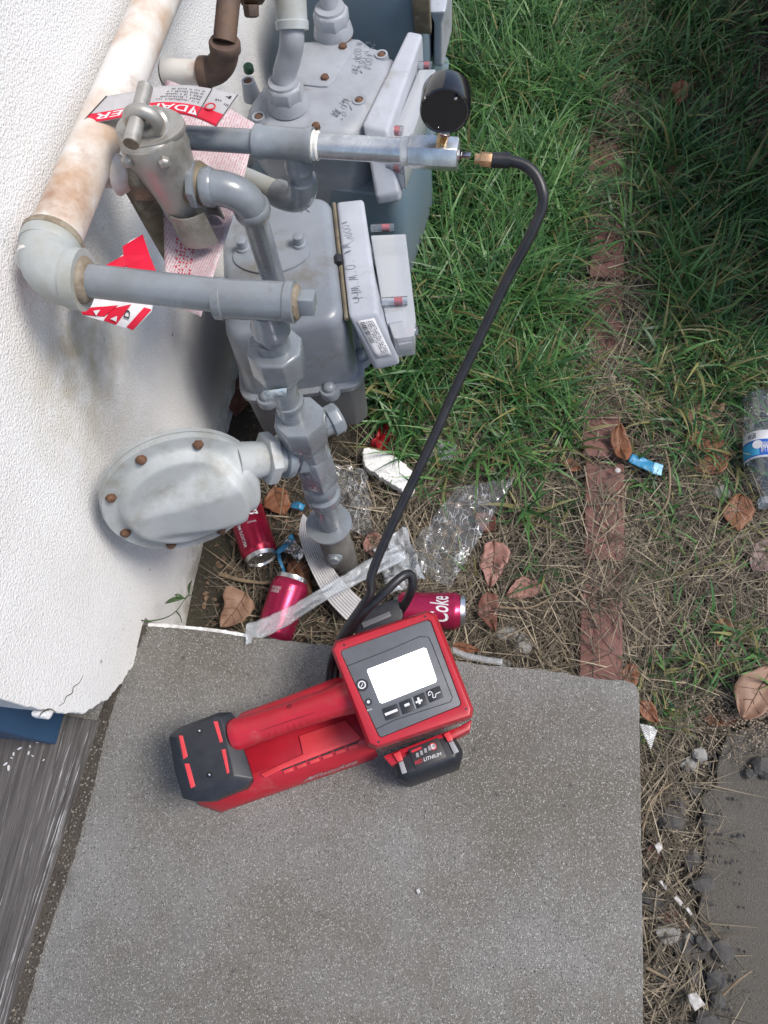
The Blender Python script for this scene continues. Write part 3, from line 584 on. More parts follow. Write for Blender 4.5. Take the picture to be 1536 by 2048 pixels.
seg_on((636, 958), (650, 1004), [(0, 0.0225), (0.12, 0.0265), (0.28, 0.0265), (0.34, 0.0225), (0.5, 0.0225), (0.56, 0.0275), (0.74, 0.0275), (0.8, 0.0235), (1, 0.022)], 'threaded_collar', PAINT)
seg_on((646, 998), (661, 1048), [(0, 0.0185), (1, 0.0185)], 'pipe', PAINT)
wp, wq = rs(657, 1046), rs(659, 1052)
b = MB(); b.lathe(wp, (0.05, -0.10, -1), [(0, 0.016), (0.0005, 0.038), (0.005, 0.038), (0.0055, 0.016)], 44); b.build('washer', PAINT, riser, bevel=0.0008)
lf = seg_on((662, 1058), (690, 1135), [(0, 0.022), (0.04, 0.0265), (0.5, 0.0275), (1, 0.0265)], 'insulating_fitting', mat('riser_grey_brown', (0.16, 0.155, 0.145), 0.6, col2=(0.11, 0.10, 0.09), scale=40, bump=0.3, bscale=160), seg=30)
sc_ = rs(674, 1086)
b = MB(); b.lathe(sc_+Vector((0.0, -0.022, 0)), (0.0, -1, 0.25), [(0, 0.013), (0.008, 0.013), (0.009, 0.0095), (0.014, 0.009)], 20); b.build('bolt', PAINT, lf, bevel=0.0008)
b = MB(); b.cyl(rs(684, 1120), foot+Vector((0, 0, -0.03)), 0.0265, seg=28); b.build('buried_pipe', mat('riser_soiled', (0.10, 0.09, 0.075), 0.75, col2=(0.06, 0.05, 0.04), scale=40, bump=0.4, bscale=150), riser)
# scraped bare facet on the union nut
sa_, sb_ = rs(540, 748), rs(580, 744)
b = MB(); b.add([rs(537, 734)+Vector((0, -0.0325, 0.0)), rs(583, 728)+Vector((0, -0.0325, 0.0)), rs(581, 750)+Vector((0, -0.0315, 0)), rs(545, 758)+Vector((0, -0.0315, 0))], [(0, 1, 2, 3)]); b.build('scraped_patch', mat('scraped_bare_metal', (0.30, 0.40, 0.47), 0.4, 0.4, col2=(0.62, 0.66, 0.68), scale=160, mix=(0.45, 0.55), bump=0.5, bscale=200), un_, solid=0.0006)
# plug on the right of the valve, cast marks
vc = rs(615, 880)
b = MB(); b.lathe(vc+Vector((0.018, 0.016, 0.010)), (0.80, 0.60, 0.0), [(0, 0.017), (0.012, 0.0175), (0.013, 0.0225), (0.026, 0.0225), (0.030, 0.0190)], 8); b.build('valve_plug', PAINT, riser, bevel=0.0015)
for px, py, s_ in ((622, 912, 'B4'), (640, 938, '50')):
    p = rs(px-14, py+8); lettering(s_, quadfn(p+Vector((-0.002, -0.0285, 0.0)), p+Vector((0.015, -0.0285, 0.0)), p+Vector((-0.002, -0.0275, 0.012))), WHITEI if False else PAINT, riser, 'cast_mark')

# --- pressure regulator
RC = at(368, 996, z=0.42); nR = Vector((0.48, -0.83, 0.24)).normalized(); tR = Vector((0.86, 0.50, 0.0)).normalized(); uR = nR.cross(tR); uR = uR if uR.z > 0 else -uR; RR = 0.104
RC = RC - nR*0.01
reg = empty('gas_regulator', RC+Vector((0, 0, -RR)), 'round pale grey gas regulator with rusty bolts beside the riser', 'regulator')
def disc(a, b_, h): return RC+tR*a+uR*b_+nR*h
b = MB(); b.lathe(RC-nR*0.052, nR, [(0, 0.030), (0.004, 0.048), (0.030, 0.062), (0.040, 0.088), (0.042, RR-0.003), (0.0425, RR), (0.049, RR), (0.0495, RR-0.004)], 64, ref=uR); b.build('back_housing', REGP, reg)
b = MB(); b.lathe(RC-nR*0.0015, nR, [(0, RR-0.004), (0.0006, RR), (0.0075, RR), (0.0085, RR-0.002), (0.0090, RR*0.90)], 64, ref=uR); b.build('flange', REGP, reg)
# cover: dome with a ridge swelling towards the outlet side
def sst(x, a, c): t = min(1, max(0, (x-a)/(c-a))); return t*t*(3-2*t)
b = MB(); NA, NR = 72, 20; P = []
for j in range(NR+1):
    r = j/NR
    for k in range(NA):
        th = 2*math.pi*k/NA; a_, c_ = r*math.cos(th), r*math.sin(th)
        h = 0.008+0.014*(1-sst(r, 0.74, 0.82))
        wide = 0.26+0.20*sst(a_, -0.8, 0.6)
        ridge = sst(a_, -0.85, 0.55)*(1-sst(abs(c_+0.12), wide*0.62, wide*1.35))*(1-sst(r, 0.93, 1.0))
        h += 0.030*ridge
        P.append(disc(a_*RR*0.985, c_*RR*0.985, h))
Fc = [(j*NA+k, j*NA+(k+1) % NA, (j+1)*NA+(k+1) % NA, (j+1)*NA+k) for j in range(1, NR) for k in range(NA)] + [tuple(NA+k for k in range(NA))]
b.add(P, Fc); b.v = b.v; b.build('cover', REGP, reg, angle=60)
for k in range(8):
    th = math.radians(12+45*k); p = disc(math.cos(th)*RR*0.885, math.sin(th)*RR*0.885, 0.007)
    b = MB(); b.lathe(p, nR, [(0, 0.0072), (0.003, 0.0074), (0.0032, 0.0058), (0.006, 0.0056), (0.0075, 0.0035)], 6 if k % 2 else 8); b.build('bolt', RUST, reg, bevel=0.0006)
nk0 = disc(RR*0.80, 0.018, 0.006); nk1 = rs(612, 905)
dn = (nk1-nk0)
b = MB(); b.lathe(nk0-dn*0.05, dn, [(0, 0.028), (dn.length*0.45, 0.0235), (dn.length*0.9, 0.0225)], 28); b.build('neck', REGP, reg)
b = MB(); b.lathe(nk0+dn*0.36, dn, [(0, 0.024), (0.0008, 0.0360), (0.015, 0.0360), (0.016, 0.024)], 6, ref=uR, rot=0.25); b.build('neck_nut', REGP, reg, bevel=0.002)
b = MB(); b.lathe(nk0+dn*0.62, dn, [(0, 0.024), (0.001, 0.0310), (0.012, 0.0310), (0.013, 0.024)], 28); b.build('union_ring', PAINT, reg, bevel=0.001)
b = MB(); b.lathe(nk0+dn*0.80, dn, [(0, 0.022), (0.001, 0.0290), (0.018, 0.0290), (0.019, 0.022)], 8, rot=0.2); b.build('union_nut', PAINT, reg, bevel=0.0015)
b = MB(); b.lathe(disc(-0.045, 0.060, -0.030), (-0.2, 0.3, 1), [(0, 0.014), (0.010, 0.014), (0.012, 0.010)], 26); b.build('vent_stack', REGP, reg)
# ================================================================== METERS
def rrect(cx, cy, w, d, r, z, rot, n=6):
    """rounded rectangle ring about a centre, turned by rot"""
    c, s_ = math.cos(rot), math.sin(rot); out = []
    for qx, qy, a0 in ((1, 1, 0), (-1, 1, 90), (-1, -1, 180), (1, -1, 270)):
        for k in range(n+1):
            a = math.radians(a0+90*k/n); x = qx*(w/2-r)+r*math.cos(a); y = qy*(d/2-r)+r*math.sin(a)
            out.append(Vector((cx+x*c-y*s_, cy+x*s_+y*c, z)))
    return out
def stroke(pts, w, m, parent, name='pen_stroke', n=5):
    b = MB(); b.tube(spline(pts, n), w, 5); return b.build(name, m, parent)
def scribble(fn, text, m, parent, seed, w=0.0005):
    w *= 0.62
    """hand lettering in felt pen: zigzag strokes letter by letter"""
    r = random.Random(seed); nl = len(text)
    for i, ch in enumerate(text):
        if ch == ' ': continue
        u0, u1 = i/nl, (i+0.75)/nl
        if ch in '.:': P = [fn((u0+u1)/2, 0.1), fn((u0+u1)/2+0.004, 0.16)]
        elif ch in '1l/': P = [fn(u0, 0.9), fn((u0+u1)/2, 0.5), fn(u1, 0.05)]
        elif ch in '0O': P = [fn((u0+u1)/2+(u1-u0)*0.5*math.cos(t), 0.5+0.45*math.sin(t)) for t in [k*2*math.pi/8 for k in range(9)]]
        elif ch in 'MWN': P = [fn(u0, 0.05), fn(u0+(u1-u0)*0.25, 0.9), fn(u0+(u1-u0)*0.5, 0.2), fn(u0+(u1-u0)*0.75, 0.9), fn(u1, 0.05)]
        elif ch in '4Y': P = [fn(u0, 0.9), fn(u0, 0.5), fn(u1, 0.45), fn(u1, 0.95), fn(u1-0.01, 0.0)]
        else: P = [fn(u0+r.random()*(u1-u0), r.random()) for _ in range(5)]
        stroke(P, w, m, parent)

ROT1 = math.radians(13); e1 = Vector((math.cos(ROT1), math.sin(ROT1), 0)); e2 = Vector((-math.sin(ROT1), math.cos(ROT1), 0))
FR = at(688, 640, z=MZ); W1, D1 = 0.178, 0.250
mc = FR-e1*(W1/2)+e2*(D1/2)
m1 = empty('gas_meter', (mc.x, mc.y, 0.12), 'front grey gas meter with X marked on top behind the union nut', 'gas meter', 'gas meters along the wall')
b = MB(); ZF = 0.250
b.loft([rrect(mc.x, mc.y, W1+0.012, D1+0.012, 0.026, ZF, ROT1), rrect(mc.x, mc.y, W1+0.008, D1+0.008, 0.026, ZF+0.05, ROT1), rrect(mc.x, mc.y, W1, D1, 0.026, MZ-0.018, ROT1), rrect(mc.x, mc.y, W1-0.006, D1-0.006, 0.026, MZ-0.008, ROT1), rrect(mc.x, mc.y, W1-0.016, D1-0.016, 0.024, MZ-0.002, ROT1), rrect(mc.x, mc.y, W1-0.034, D1-0.034, 0.02, MZ, ROT1)])
m1c = b.build('upper_case', PAINT2, m1, angle=60)
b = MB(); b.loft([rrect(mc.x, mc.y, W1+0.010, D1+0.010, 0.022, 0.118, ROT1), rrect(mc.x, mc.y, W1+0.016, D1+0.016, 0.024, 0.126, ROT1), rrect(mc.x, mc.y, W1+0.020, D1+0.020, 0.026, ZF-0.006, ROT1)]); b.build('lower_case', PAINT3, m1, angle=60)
b = MB(); b.loft([rrect(mc.x, mc.y, W1+0.028, D1+0.028, 0.03, ZF-0.009, ROT1), rrect(mc.x, mc.y, W1+0.030, D1+0.030, 0.03, ZF-0.006, ROT1), rrect(mc.x, mc.y, W1+0.030, D1+0.030, 0.03, ZF+0.003, ROT1), rrect(mc.x, mc.y, W1+0.022, D1+0.022, 0.03, ZF+0.006, ROT1)]); b.build('flange', PAINT2, m1)
for a, c in ((-0.30, -0.5), (0.22, -0.5), (0.5, -0.3), (0.5, 0.3)):
    p = mc+e1*(a*(W1+0.022))+e2*(c*(D1+0.022)); p.z = ZF-0.010
    b = MB(); b.lathe(p, (0, 0, 1), [(0, 0.017), (0.012, 0.0175), (0.016, 0.016)], 20); b.build('flange_boss', PAINT2, m1)
    b = MB(); p2 = p+Vector((0, 0, 0.014)); b.lathe(p2, (0, 0, 1), [(0, 0.0105), (0.006, 0.0105), (0.010, 0.008), (0.012, 0.004)], 18); b.build('flange_bolt', PAINT2, m1)
# saddle on top with two bolts
s1, s2 = at(488, 500, z=MZ), at(600, 492, z=MZ); sm = (s1+s2)/2; sd = (s2-s1).normalized(); sp = Vector((-sd.y, sd.x, 0))
sad = []
for k in range(40):
    t = 2*math.pi*k/40; rx, ry = (s2-s1).length/2+0.016, 0.038
    cx_ = math.copysign(abs(math.cos(t))**1.25, math.cos(t))*rx; sad.append(sm+sd*cx_+sp*(math.sin(t)*ry)-sp*0.014+Vector((0, 0, 0.004)))
b = MB(); b.prism(sad, Vector((0, 0, -0.008))); b.build('saddle', PAINT2, m1, bevel=0.0025)
for s_ in (s1, s2):
    b = MB(); b.lathe(s_+Vector((0, 0, 0.002)), (0, 0, 1), [(0, 0.0125), (0.006, 0.0105), (0.007, 0.0080), (0.020, 0.0078), (0.021, 0.006)], 20); b.build('saddle_bolt', PAINT2, m1)
b = MB(); b.lathe(Vector((inl.x, inl.y, MZ-0.002)), (0, 0, 1), [(0, 0.026), (0.010, 0.024), (0.014, 0.0175)], 28); b.build('inlet_collar', PAINT2, m1)
for q in (((598, 408), (607, 415), (619, 424)), ((603, 425), (607, 416), (612, 408))):
    stroke([at(px, py, z=MZ+0.0006) for px, py in q], 0.0007, FELT, m1, 'pen_mark')
# index housing
def index_unit(par, st, zs, zb, chamfer_label=True):
    inn = [at(*st[k][0], z=zs[k]) for k in range(3)]; out = [at(*st[k][1], z=zs[k]) for k in range(3)]
    def ring(P): return P+[Vector((P[2].x, P[2].y, zb)), Vector((P[0].x, P[0].y, zb))]
    b = MB(); b.loft([ring(inn), ring(out)]); o = b.build('index_housing', WHITEP, par, bevel=0.0075, segs=4)
    return o, inn, out
ix, inn, out = index_unit(m1, [((672, 402), (727, 396)), ((696, 634), (757, 624)), ((746, 726), (799, 714))], (0.402, 0.402, 0.335), 0.312)
# gasket gap and black knob between meter and index
b = MB(); b.cyl(at(676, 512, z=0.404), at(677, 527, z=0.404), 0.0062, seg=16); b.build('index_knob', BLACKP, m1, bevel=0.0015)
b = MB(); P = [inn[0]+Vector((-0.004, 0, -0.006)), inn[1]+Vector((-0.003, 0, -0.006))]; b.tube([P[0]+(P[1]-P[0])*t for t in (0, .25, .5, .75, 1)], 0.0035, 8); b.build('gasket', DIRTY, m1)
up_ = Vector((0, 0, 1))
def on_top(px, py): return at(px, py, z=0.4029)
fa = quadfn(on_top(728, 602), on_top(700, 484), on_top(706, 606)); scribble(fa, 'Y4M:W.O. AM', FELT, ix, 3)
fb = quadfn(on_top(712, 484), on_top(695, 440), on_top(696, 488)); scribble(fb, '12,009', FELT, ix, 4, 0.0004)
# barcode sticker on the slanted face
fc0 = inn[1]+(out[1]-inn[1])*0.16; fcx = (out[1]-inn[1]); fcy = (inn[2]-inn[1]); nrm = fcx.cross(fcy).normalized(); nrm = nrm if nrm.z > 0 else -nrm
def lab(u, v, l=0.0): return inn[1]+fcx*(0.20+0.60*v)*0.98+fcy*(0.10+0.82*u)+(out[2]-out[1]-fcy)*(0.2+0.6*v)*(0.1+0.82*u)+nrm*(0.0012+l)
b = sheet(lambda u, v: lab(u, v), 6, 4); stk = b.build('barcode_label', WHITEI, ix, solid=0.0004)
r_ = random.Random(5); bars = MB(); u = 0.05
while u < 0.60:
    w = r_.choice((0.008, 0.014, 0.022)); bars.add([lab(u, 0.14, 5e-4), lab(u+w, 0.14, 5e-4), lab(u+w, 0.40, 5e-4), lab(u, 0.40, 5e-4)], [(0, 1, 2, 3)]); u += w+r_.choice((0.010, 0.016))
bars.build('barcode', DARKI, stk, smooth=False)
for k, v0 in enumerate((0.46, 0.58, 0.70, 0.82)):
    greek(lambda u, v, v0=v0: lab(0.05+0.88*u, v0+0.09*v, 5e-4), DARKI, stk, 40+k)
# clear cover with the sealed posts
def clear_cover(par, top, zt, zb, posts, latch=None):
    b = MB(); b.loft([[Vector((p.x, p.y, zb)) for p in top], top]); cv = b.build('clear_cover', CLEARP, par, bevel=0.003)
    b = MB(); cc = sum(top, Vector())/len(top); b.loft([[cc+(Vector((p.x, p.y, zb+0.01))-Vector((cc.x, cc.y, zb+0.01)))*0.72+Vector((-0.006, 0, zb+0.01-cc.z)) for p in top], [cc+(p-cc)*0.72+Vector((-0.006, 0, -0.012)) for p in top]]); b.build('dial_unit', PANELG if False else GREYI, par, bevel=0.003)
    for p0, p1, r in posts:
        d = p1-p0
        b = MB(); b.cyl(p0, p1, r, seg=18); b.build('seal_post', POSTM, par)
        b = MB(); b.cyl(p0+d*0.48, p0+d*0.80, r*0.90, seg=16); b.build('red_seal', REDI, par)
    return cv
top = [at(px, py, z=0.365) for px, py in ((741, 470), (812, 467), (832, 640), (828, 672), (788, 678), (764, 610))]
posts = []
for (a, c, z_) in (((742, 457), (788, 455), 0.350), ((764, 604), (815, 601), 0.372), ((790, 668), (836, 662), 0.352)):
    posts.append((at(*a, z=z_), at(*c, z=z_), 0.0068))
clear_cover(m1, top, 0.365, 0.315, posts)
b = MB(); P = [at(px, py, z=0.3665) for px, py in ((769, 627), (801, 619), (806, 641), (774, 648))]; b.prism(P, Vector((0, 0, -0.012))); b.build('latch', WHITEP, m1, bevel=0.0015)
b = MB(); P = [at(px, py, z=0.352) for px, py in ((793, 672), (822, 664), (825, 684), (797, 690))]; b.prism(P, Vector((0, 0, -0.02))); b.build('latch_tab', CLEARP, m1, bevel=0.0015)

# --- second meter: cast top with hex unions
m2 = empty('gas_meter', (0.2, 1.14, 0.09), 'older cast grey gas meter with rusty bolts and hex unions, second from front', 'gas meter', 'gas meters along the wall')
M2Z = 0.425
top2 = [(492, 225), (488, 205), (500, 186), (522, 160), (545, 120), (560, 96), (600, 74), (640, 64), (690, 60), (725, 62), (745, 78), (775, 88), (789, 108), (790, 135), (770, 175), (735, 238), (712, 262), (680, 272), (640, 270), (600, 268), (560, 262), (520, 258)]
T2 = [at(px, py, z=M2Z) for px, py in top2]; c2 = sum(T2, Vector())/len(T2)
def sc2(f, z_): return [Vector((c2.x+(p.x-c2.x)*f, c2.y+(p.y-c2.y)*f, z_)) for p in T2]
b = MB(); b.loft([sc2(1.0, 0.27), sc2(1.02, 0.34), sc2(1.03, 0.378), sc2(1.05, 0.381), sc2(1.05, 0.392), sc2(1.0, 0.394), sc2(0.97, 0.408), sc2(0.90, 0.418), sc2(0.80, 0.4225), sc2(0.6, 0.4235)]); m2c = b.build('cast_case', CASTG, m2, angle=50)
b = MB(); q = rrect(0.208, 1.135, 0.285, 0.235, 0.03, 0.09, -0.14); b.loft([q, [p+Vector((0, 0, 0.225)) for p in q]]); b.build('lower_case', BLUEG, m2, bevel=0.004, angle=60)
b = MB(); P = [at(px, py, z=0.427) for px, py in ((590, 85), (640, 82), (700, 90), (703, 106), (668, 162), (655, 172), (640, 172), (560, 163), (560, 120))]; b.prism(P, Vector((0, 0, -0.008))); b.build('cover_plate', CASTG, m2, bevel=0.003)
for px, py, hole in ((686, 93, 0), (650, 155, 0), (763, 112, 1), (718, 203, 1), (497, 165, 1), (632, 252, 0), (518, 236, 1)):
    p = at(px, py, z=0.428 if not hole else 0.421)
    if hole:
        b = MB(); b.lathe(p+Vector((0, 0, -0.03)), (0, 0, 1), [(0, 0.016), (0.030, 0.0115), (0.034, 0.0110), (0.034, 0.0075), (0.028, 0.0072)], 22); b.build('bolt_socket', CASTG, m2)
    b = MB(); b.lathe(p+Vector((0, 0, -0.004 if not hole else -0.004)), (0, 0, 1), [(0, 0.0075), (0.007, 0.0070), (0.009, 0.004)], 6); b.build('rusty_bolt', RUST, m2, bevel=0.0006)
def union2(px, py, z_, rr, name='hex_union'):
    p = at(px, py, z=z_)
    b = MB(); b.lathe(p+Vector((0, 0, -0.030)), (0, 0, 1), [(0, rr*1.12), (0.012, rr*1.05), (0.020, rr*0.95)], 30); b.build('union_boss', CASTG, m2)
    b = MB(); b.lathe(p+Vector((0, 0, -0.012)), (0, 0, 1), [(0, rr*0.95), (0.001, rr*1.0), (0.020, rr*1.0), (0.024, rr*0.90)], 8, rot=0.35); b.build(name, CASTG, m2, bevel=0.0012)
    b = MB(); b.lathe(p+Vector((0, 0, 0.010)), (0, 0, 1), [(0, rr*0.84), (0.006, rr*0.80), (0.006, rr*0.62)], 30); b.build('union_tail', CASTG, m2)
    return p
u1 = union2(570, 178, 0.455, 0.031); u2 = union2(662, 32, 0.455, 0.031)
b = MB(); b.lathe(u2+Vector((0, 0, -0.034)), (0, 0, 1), [(0, 0.034), (0.006, 0.034), (0.010, 0.029)], 34); b.build('union_seat', BROWN, m2)
sw = spline([at(572, 186, z=0.450), at(569, 150, z=0.475), at(580, 108, z=0.505), at(584, 72, z=0.53), at(580, 20, z=0.555), at(574, -60, z=0.60)], 8)
b = MB(); b.tube(sw, 0.0190, 26); b.build('swivel_pipe', CASTG, m2)
cA, cB = at(585, 62, z=0.535), at(578, -40, z=0.585)
b = MB(); b.lathe(cA, cB-cA, [(0, 0.019), (0.001, 0.0250), (0.012, 0.0258), (0.014, 0.0240), ((cB-cA).length, 0.0245)], 30); b.build('sleeve', CREAM if False else ELBOW, m2)
b = MB(); b.cyl(u2, u2+Vector((-0.004, 0.04, 0.14)), 0.0150, seg=24); b.build('outlet_pipe', CASTG, m2)
def top_m2(px, py): return at(px, py, z=0.4245)
for k, (a, c, d_, s_) in enumerate((((700, 148), (712, 82), (716, 150), 'PM1 4900 M'), ((712, 146), (728, 80), (728, 148), '77257 5'), ((726, 136), (738, 84), (742, 138), '2007 25'), ((660, 226), (690, 192), (676, 236), 'MW 453'), ((676, 232), (700, 208), (684, 240), '50 2'))):
    scribble(quadfn(top_m2(*a), top_m2(*c), top_m2(*d_)), s_, FELT, m2c, 20+k, 0.00045)
ix2, _, _ = index_unit(m2, [((815, 60), (846, 66)), ((722, 250), (775, 262)), ((752, 392), (800, 384))], (0.425, 0.425, 0.345), 0.322)
top = [at(px, py, z=0.40) for px, py in ((838, 138), (872, 138), (808, 318), (768, 306))]
posts = [(at(833, 131, z=0.395), at(864, 132, z=0.395), 0.007), (at(770, 262, z=0.40), at(806, 264, z=0.40), 0.0095), (at(775, 330, z=0.375), at(806, 338, z=0.375), 0.008)]
clear_cover(m2, top, 0.40, 0.335, posts)
b = MB(); b.lathe(at(498, 142, z=0.44), (0.1, -0.1, 1), [(0, 0.009), (0.01, 0.0085), (0.012, 0.006)], 14); b.build('green_cap', mat('green_plastic_cap', (0.01, 0.05, 0.02), 0.4, col2=(0.015, 0.07, 0.03), scale=50), m2, bevel=0.001)

# --- third meter, mostly cut off by the top of the picture
m3 = empty('gas_meter', (0.22, 1.56, 0.08), 'blue grey gas meter farthest back, cut off by the top edge', 'gas meter', 'gas meters along the wall')
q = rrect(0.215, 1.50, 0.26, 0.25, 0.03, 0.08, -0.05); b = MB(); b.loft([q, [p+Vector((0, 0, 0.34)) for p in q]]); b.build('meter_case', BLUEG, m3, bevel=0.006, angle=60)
b = MB(); q = rrect(0.215, 1.50, 0.285, 0.275, 0.03, 0.10, -0.05); b.loft([q, [p+Vector((0, 0, 0.012)) for p in q]]); b.build('flange', BLUEG, m3)
index_unit(m3, [((858, -60), (905, -60)), ((858, 24), (892, 22)), ((866, 48), (886, 48))], (0.36, 0.36, 0.33), 0.24)
b = MB(); P = [at(px, py, y=1.36) for px, py in ((820, -30), (856, -30), (862, 70), (830, 66))]; b.prism(P, Vector((0, 0.02, 0))); b.build('index_bracket', DIRTY, m3, bevel=0.002)

# ================================================================== TEST PIPE, GAUGE
tp = empty('test_pipe', at(580, 285, y=0.692), 'upper pipe with grey tee and shiny galvanised nipple leading to the gauge', 'gas pipe')
A, B_ = at(385, 276, y=0.700), at(920, 309, y=0.684); dT = (B_-A).normalized()
def tx(px): # point on the axis at a pixel column
    t = (px-385)/(920-385); lo = at(385, 276, y=0.700); return at(px, 276+33*t, y=0.700-0.016*t)
b = MB(); b.cyl(A-dT*0.075, tx(520), 0.0132, seg=30); b.build('pipe', PAINT, tp)
l = (tx(628)-tx(510)).length
b = MB(); b.lathe(tx(510), dT, [(0, 0.0135), (0.001, 0.0186), (0.008, 0.0188), (0.010, 0.0174), (l-0.010, 0.0174), (l-0.008, 0.0188), (l-0.001, 0.0188), (l, 0.0140)], 34); tt = b.build('tee', PAINT, tp)
tc_ = tx(588)
b = MB(); b.lathe(tc_+Vector((0, 0, -0.004)), (0.02, 0.0, -1), [(0, 0.0145), (0.016, 0.0150), (0.022, 0.0168), (0.030, 0.0168), (0.031, 0.0135), (0.050, 0.0132)], 30); b.build('tee_branch', PAINT, tt)
dp = tc_+Vector((0, 0, -0.048))
b = MB(); b.tube(arc_path(dp, dp+Vector((0, 0, -0.045)), dp+Vector((-0.045, 0.03, -0.055)), 10), 0.0175, 24); b.build('lower_elbow', PAINT, tp)
b = MB(); b.cyl(dp+Vector((-0.04, 0.027, -0.054)), dp+Vector((-0.10, 0.06, -0.06)), 0.0145, seg=24); b.build('rear_pipe', ELBOW, tp)
b = MB(); b.lathe(tx(626), dT, [(0, 0.0145), (0.001, 0.0160), (0.003, 0.0150), (0.006, 0.0158), (0.008, 0.0138)], 30); b.build('thread_tape', TAPE, tp)
b = MB(); b.cyl(tx(632), tx(815), 0.0133, seg=34); b.build('nipple', GALV, tp)
b = MB(); b.lathe(tx(803), dT, [(0, 0.0135), (0.0015, 0.0150), (0.006, 0.0152), (0.009, 0.0146), (0.011, 0.0135)], 30); b.build('thread_tape', TAPE, tp)
l = (tx(917)-tx(818)).length
b = MB(); b.lathe(tx(818), dT, [(0, 0.0150), (0.001, 0.0180), (l-0.002, 0.0180), (l, 0.0165)], 6, ref=(0, 0.5, 1), rot=0.0); b.build('hex_coupling', GALV, tp, bevel=0.001)
b = MB(); b.lathe(tx(916), dT, [(0, 0.0060), (0.004, 0.0062), (0.0045, 0.0035), (0.014, 0.0035)], 6); b.build('valve_stem', CHROME, tp)
gauge = empty('pressure_gauge', tx(880), 'round black pressure gauge seen from behind on the shiny coupling', 'gauge')
gb = tx(882)+Vector((0, 0, 0.010)); gc = at(890, 220, y=0.676); gn = Vector((0.02, -1, 0.10)).normalized()
b = MB(); b.lathe(gc-gn*0.028, gn, [(0, 0.0205), (0.001, 0.0252), (0.003, 0.0258), (0.029, 0.0256), (0.0305, 0.0250), (0.0312, 0.0236), (0.0305, 0.0225), (0.0303, 0.002)], 60); b.build('case', BLACKG, gauge, angle=28)
b = MB(); b.cyl(gc-gn*0.029, gc-gn*0.0275, 0.0220, seg=40); b.build('dial', WHITEI, gauge)
gd = (gc+Vector((0, 0, -0.024))-gb)
b = MB(); b.lathe(gb, gd, [(0, 0.0045), (0.004, 0.0046), (0.005, 0.0062), (max(0.010, gd.length-0.004), 0.0062), (max(0.011, gd.length+0.002), 0.004)], 6); b.build('stem', BRASS, gauge, bevel=0.0005)
b = MB(); b.box(gc+Vector((0, -0.002, -0.0245)), (0.011, 0.010, 0.005)); b.build('stem_block', CHROME, gauge, bevel=0.001)
for px, py, r in ((912, 197, 0.0016), (850, 196, 0.0007), (877, 254, 0.0007)):
    p = at(px, py, y=gc.y-0.0042); b = MB(); b.lathe(p, gn, [(-0.002, r), (0.0008, r), (0.0014, r*0.4)], 10); b.build('screw', CHROME, gauge)

# --- old iron pipe at the top
old = empty('old_iron_pipe', at(440, 140, z=0.5), 'rusty brown iron pipe elbow standing out of the wall near the top', 'pipe')
w0 = at(328, 142, x=0.003); k0 = at(455, 146, y=w0.y-0.002); k1 = at(449, 84, z=k0.z+0.045); k2 = at(466, -90, z=k0.z+0.11)
b = MB(); b.cyl(w0, k0-Vector((0.03, 0, 0)), 0.0165, seg=28); b.build('wall_stub', CREAM, old)
elbow('elbow', k0-Vector((0.040, 0, 0)), k0, k1, 0.0175, BROWN, old, 1.25, 0.012)
b = MB(); b.cyl(k1, k2, 0.0158, seg=28); b.build('pipe', BROWN, old)
ov = empty('old_valve', at(498, -10, z=0.6), 'round brown valve body cut off by the top edge of the picture', 'valve')
p = at(500, -22, z=0.62); b = MB(); b.lathe(p+Vector((-0.03, 0, 0)), (1, 0.1, 0), [(0, 0.013), (0.010, 0.015), (0.016, 0.021), (0.030, 0.0235), (0.044, 0.021), (0.050, 0.015), (0.064, 0.013)], 28); b.build('valve_body', mat('brown_bronze', (0.12, 0.075, 0.035), 0.55, 0.3, col2=(0.08, 0.05, 0.03), scale=40, bump=0.2, bscale=140), ov)
b = MB(); b.lathe(p+Vector((0.002, -0.018, -0.010)), (0, -0.5, -0.8), [(0, 0.012), (0.014, 0.011), (0.016, 0.007)], 6); b.build('drain_plug', BROWN, ov, bevel=0.001)

# ================================================================== TAGS AND PAPER
def curve_fn(topc, botc, z0, z1, bow=0.0):
    Tp = spline([at(px, py, z=z0) for px, py in topc], 12); Bp = spline([at(px, py, z=z1) for px, py in botc], 12)
    def samp(P, u): x = u*(len(P)-1); i = min(int(x), len(P)-2); return P[i]+(P[i+1]-P[i])*(x-i)
    return lambda u, v, l=0.0: samp(Bp, u)*(1-v)+samp(Tp, u)*v+Vector((0, 0, l+bow*math.sin(math.pi*u)))
tg = empty('danger_tag', at(330, 210, z=0.74), 'curved danger tag with red band wrapped behind the lock pin', 'tag')
fT = curve_fn([(214, 192), (262, 184), (318, 173), (372, 171), (425, 178), (478, 190)], [(160, 250), (222, 240), (290, 226), (345, 226), (392, 236), (433, 254)], 0.742, 0.733)
b = sheet(lambda u, v: fT(u, v), 40, 6); b.build('tag_card', TAGG, tg, solid=0.0006)
b = sheet(lambda u, v: fT(u, v*0.36, 7e-4), 40, 4); b.build('red_band', TAGR, tg, solid=0.0002)
for u in (0.0, 0.795, 0.985):
    b = MB(); b.tube([fT(u+0.006, v, 9e-4) for v in (0.02, 0.35, 0.65, 0.98)], 0.0006, 5); b.build('printed_rule', DARKI, tg)
lettering('DANGER', lambda u, v: fT(0.70-0.62*u, 0.30-0.22*v, 1.2e-3), WHITEI, tg, bold=True)
b = MB(); b.add([fT(0.72, 0.06, 1.2e-3), fT(0.80, 0.06, 1.2e-3), fT(0.742, 0.33, 1.2e-3)], [(0, 1, 2)]); b.build('warning_triangle', WHITEI, tg, smooth=False)
lettering('!', lambda u, v: fT(0.763-0.012*u, 0.27-0.17*v, 1.6e-3), REDI, tg)
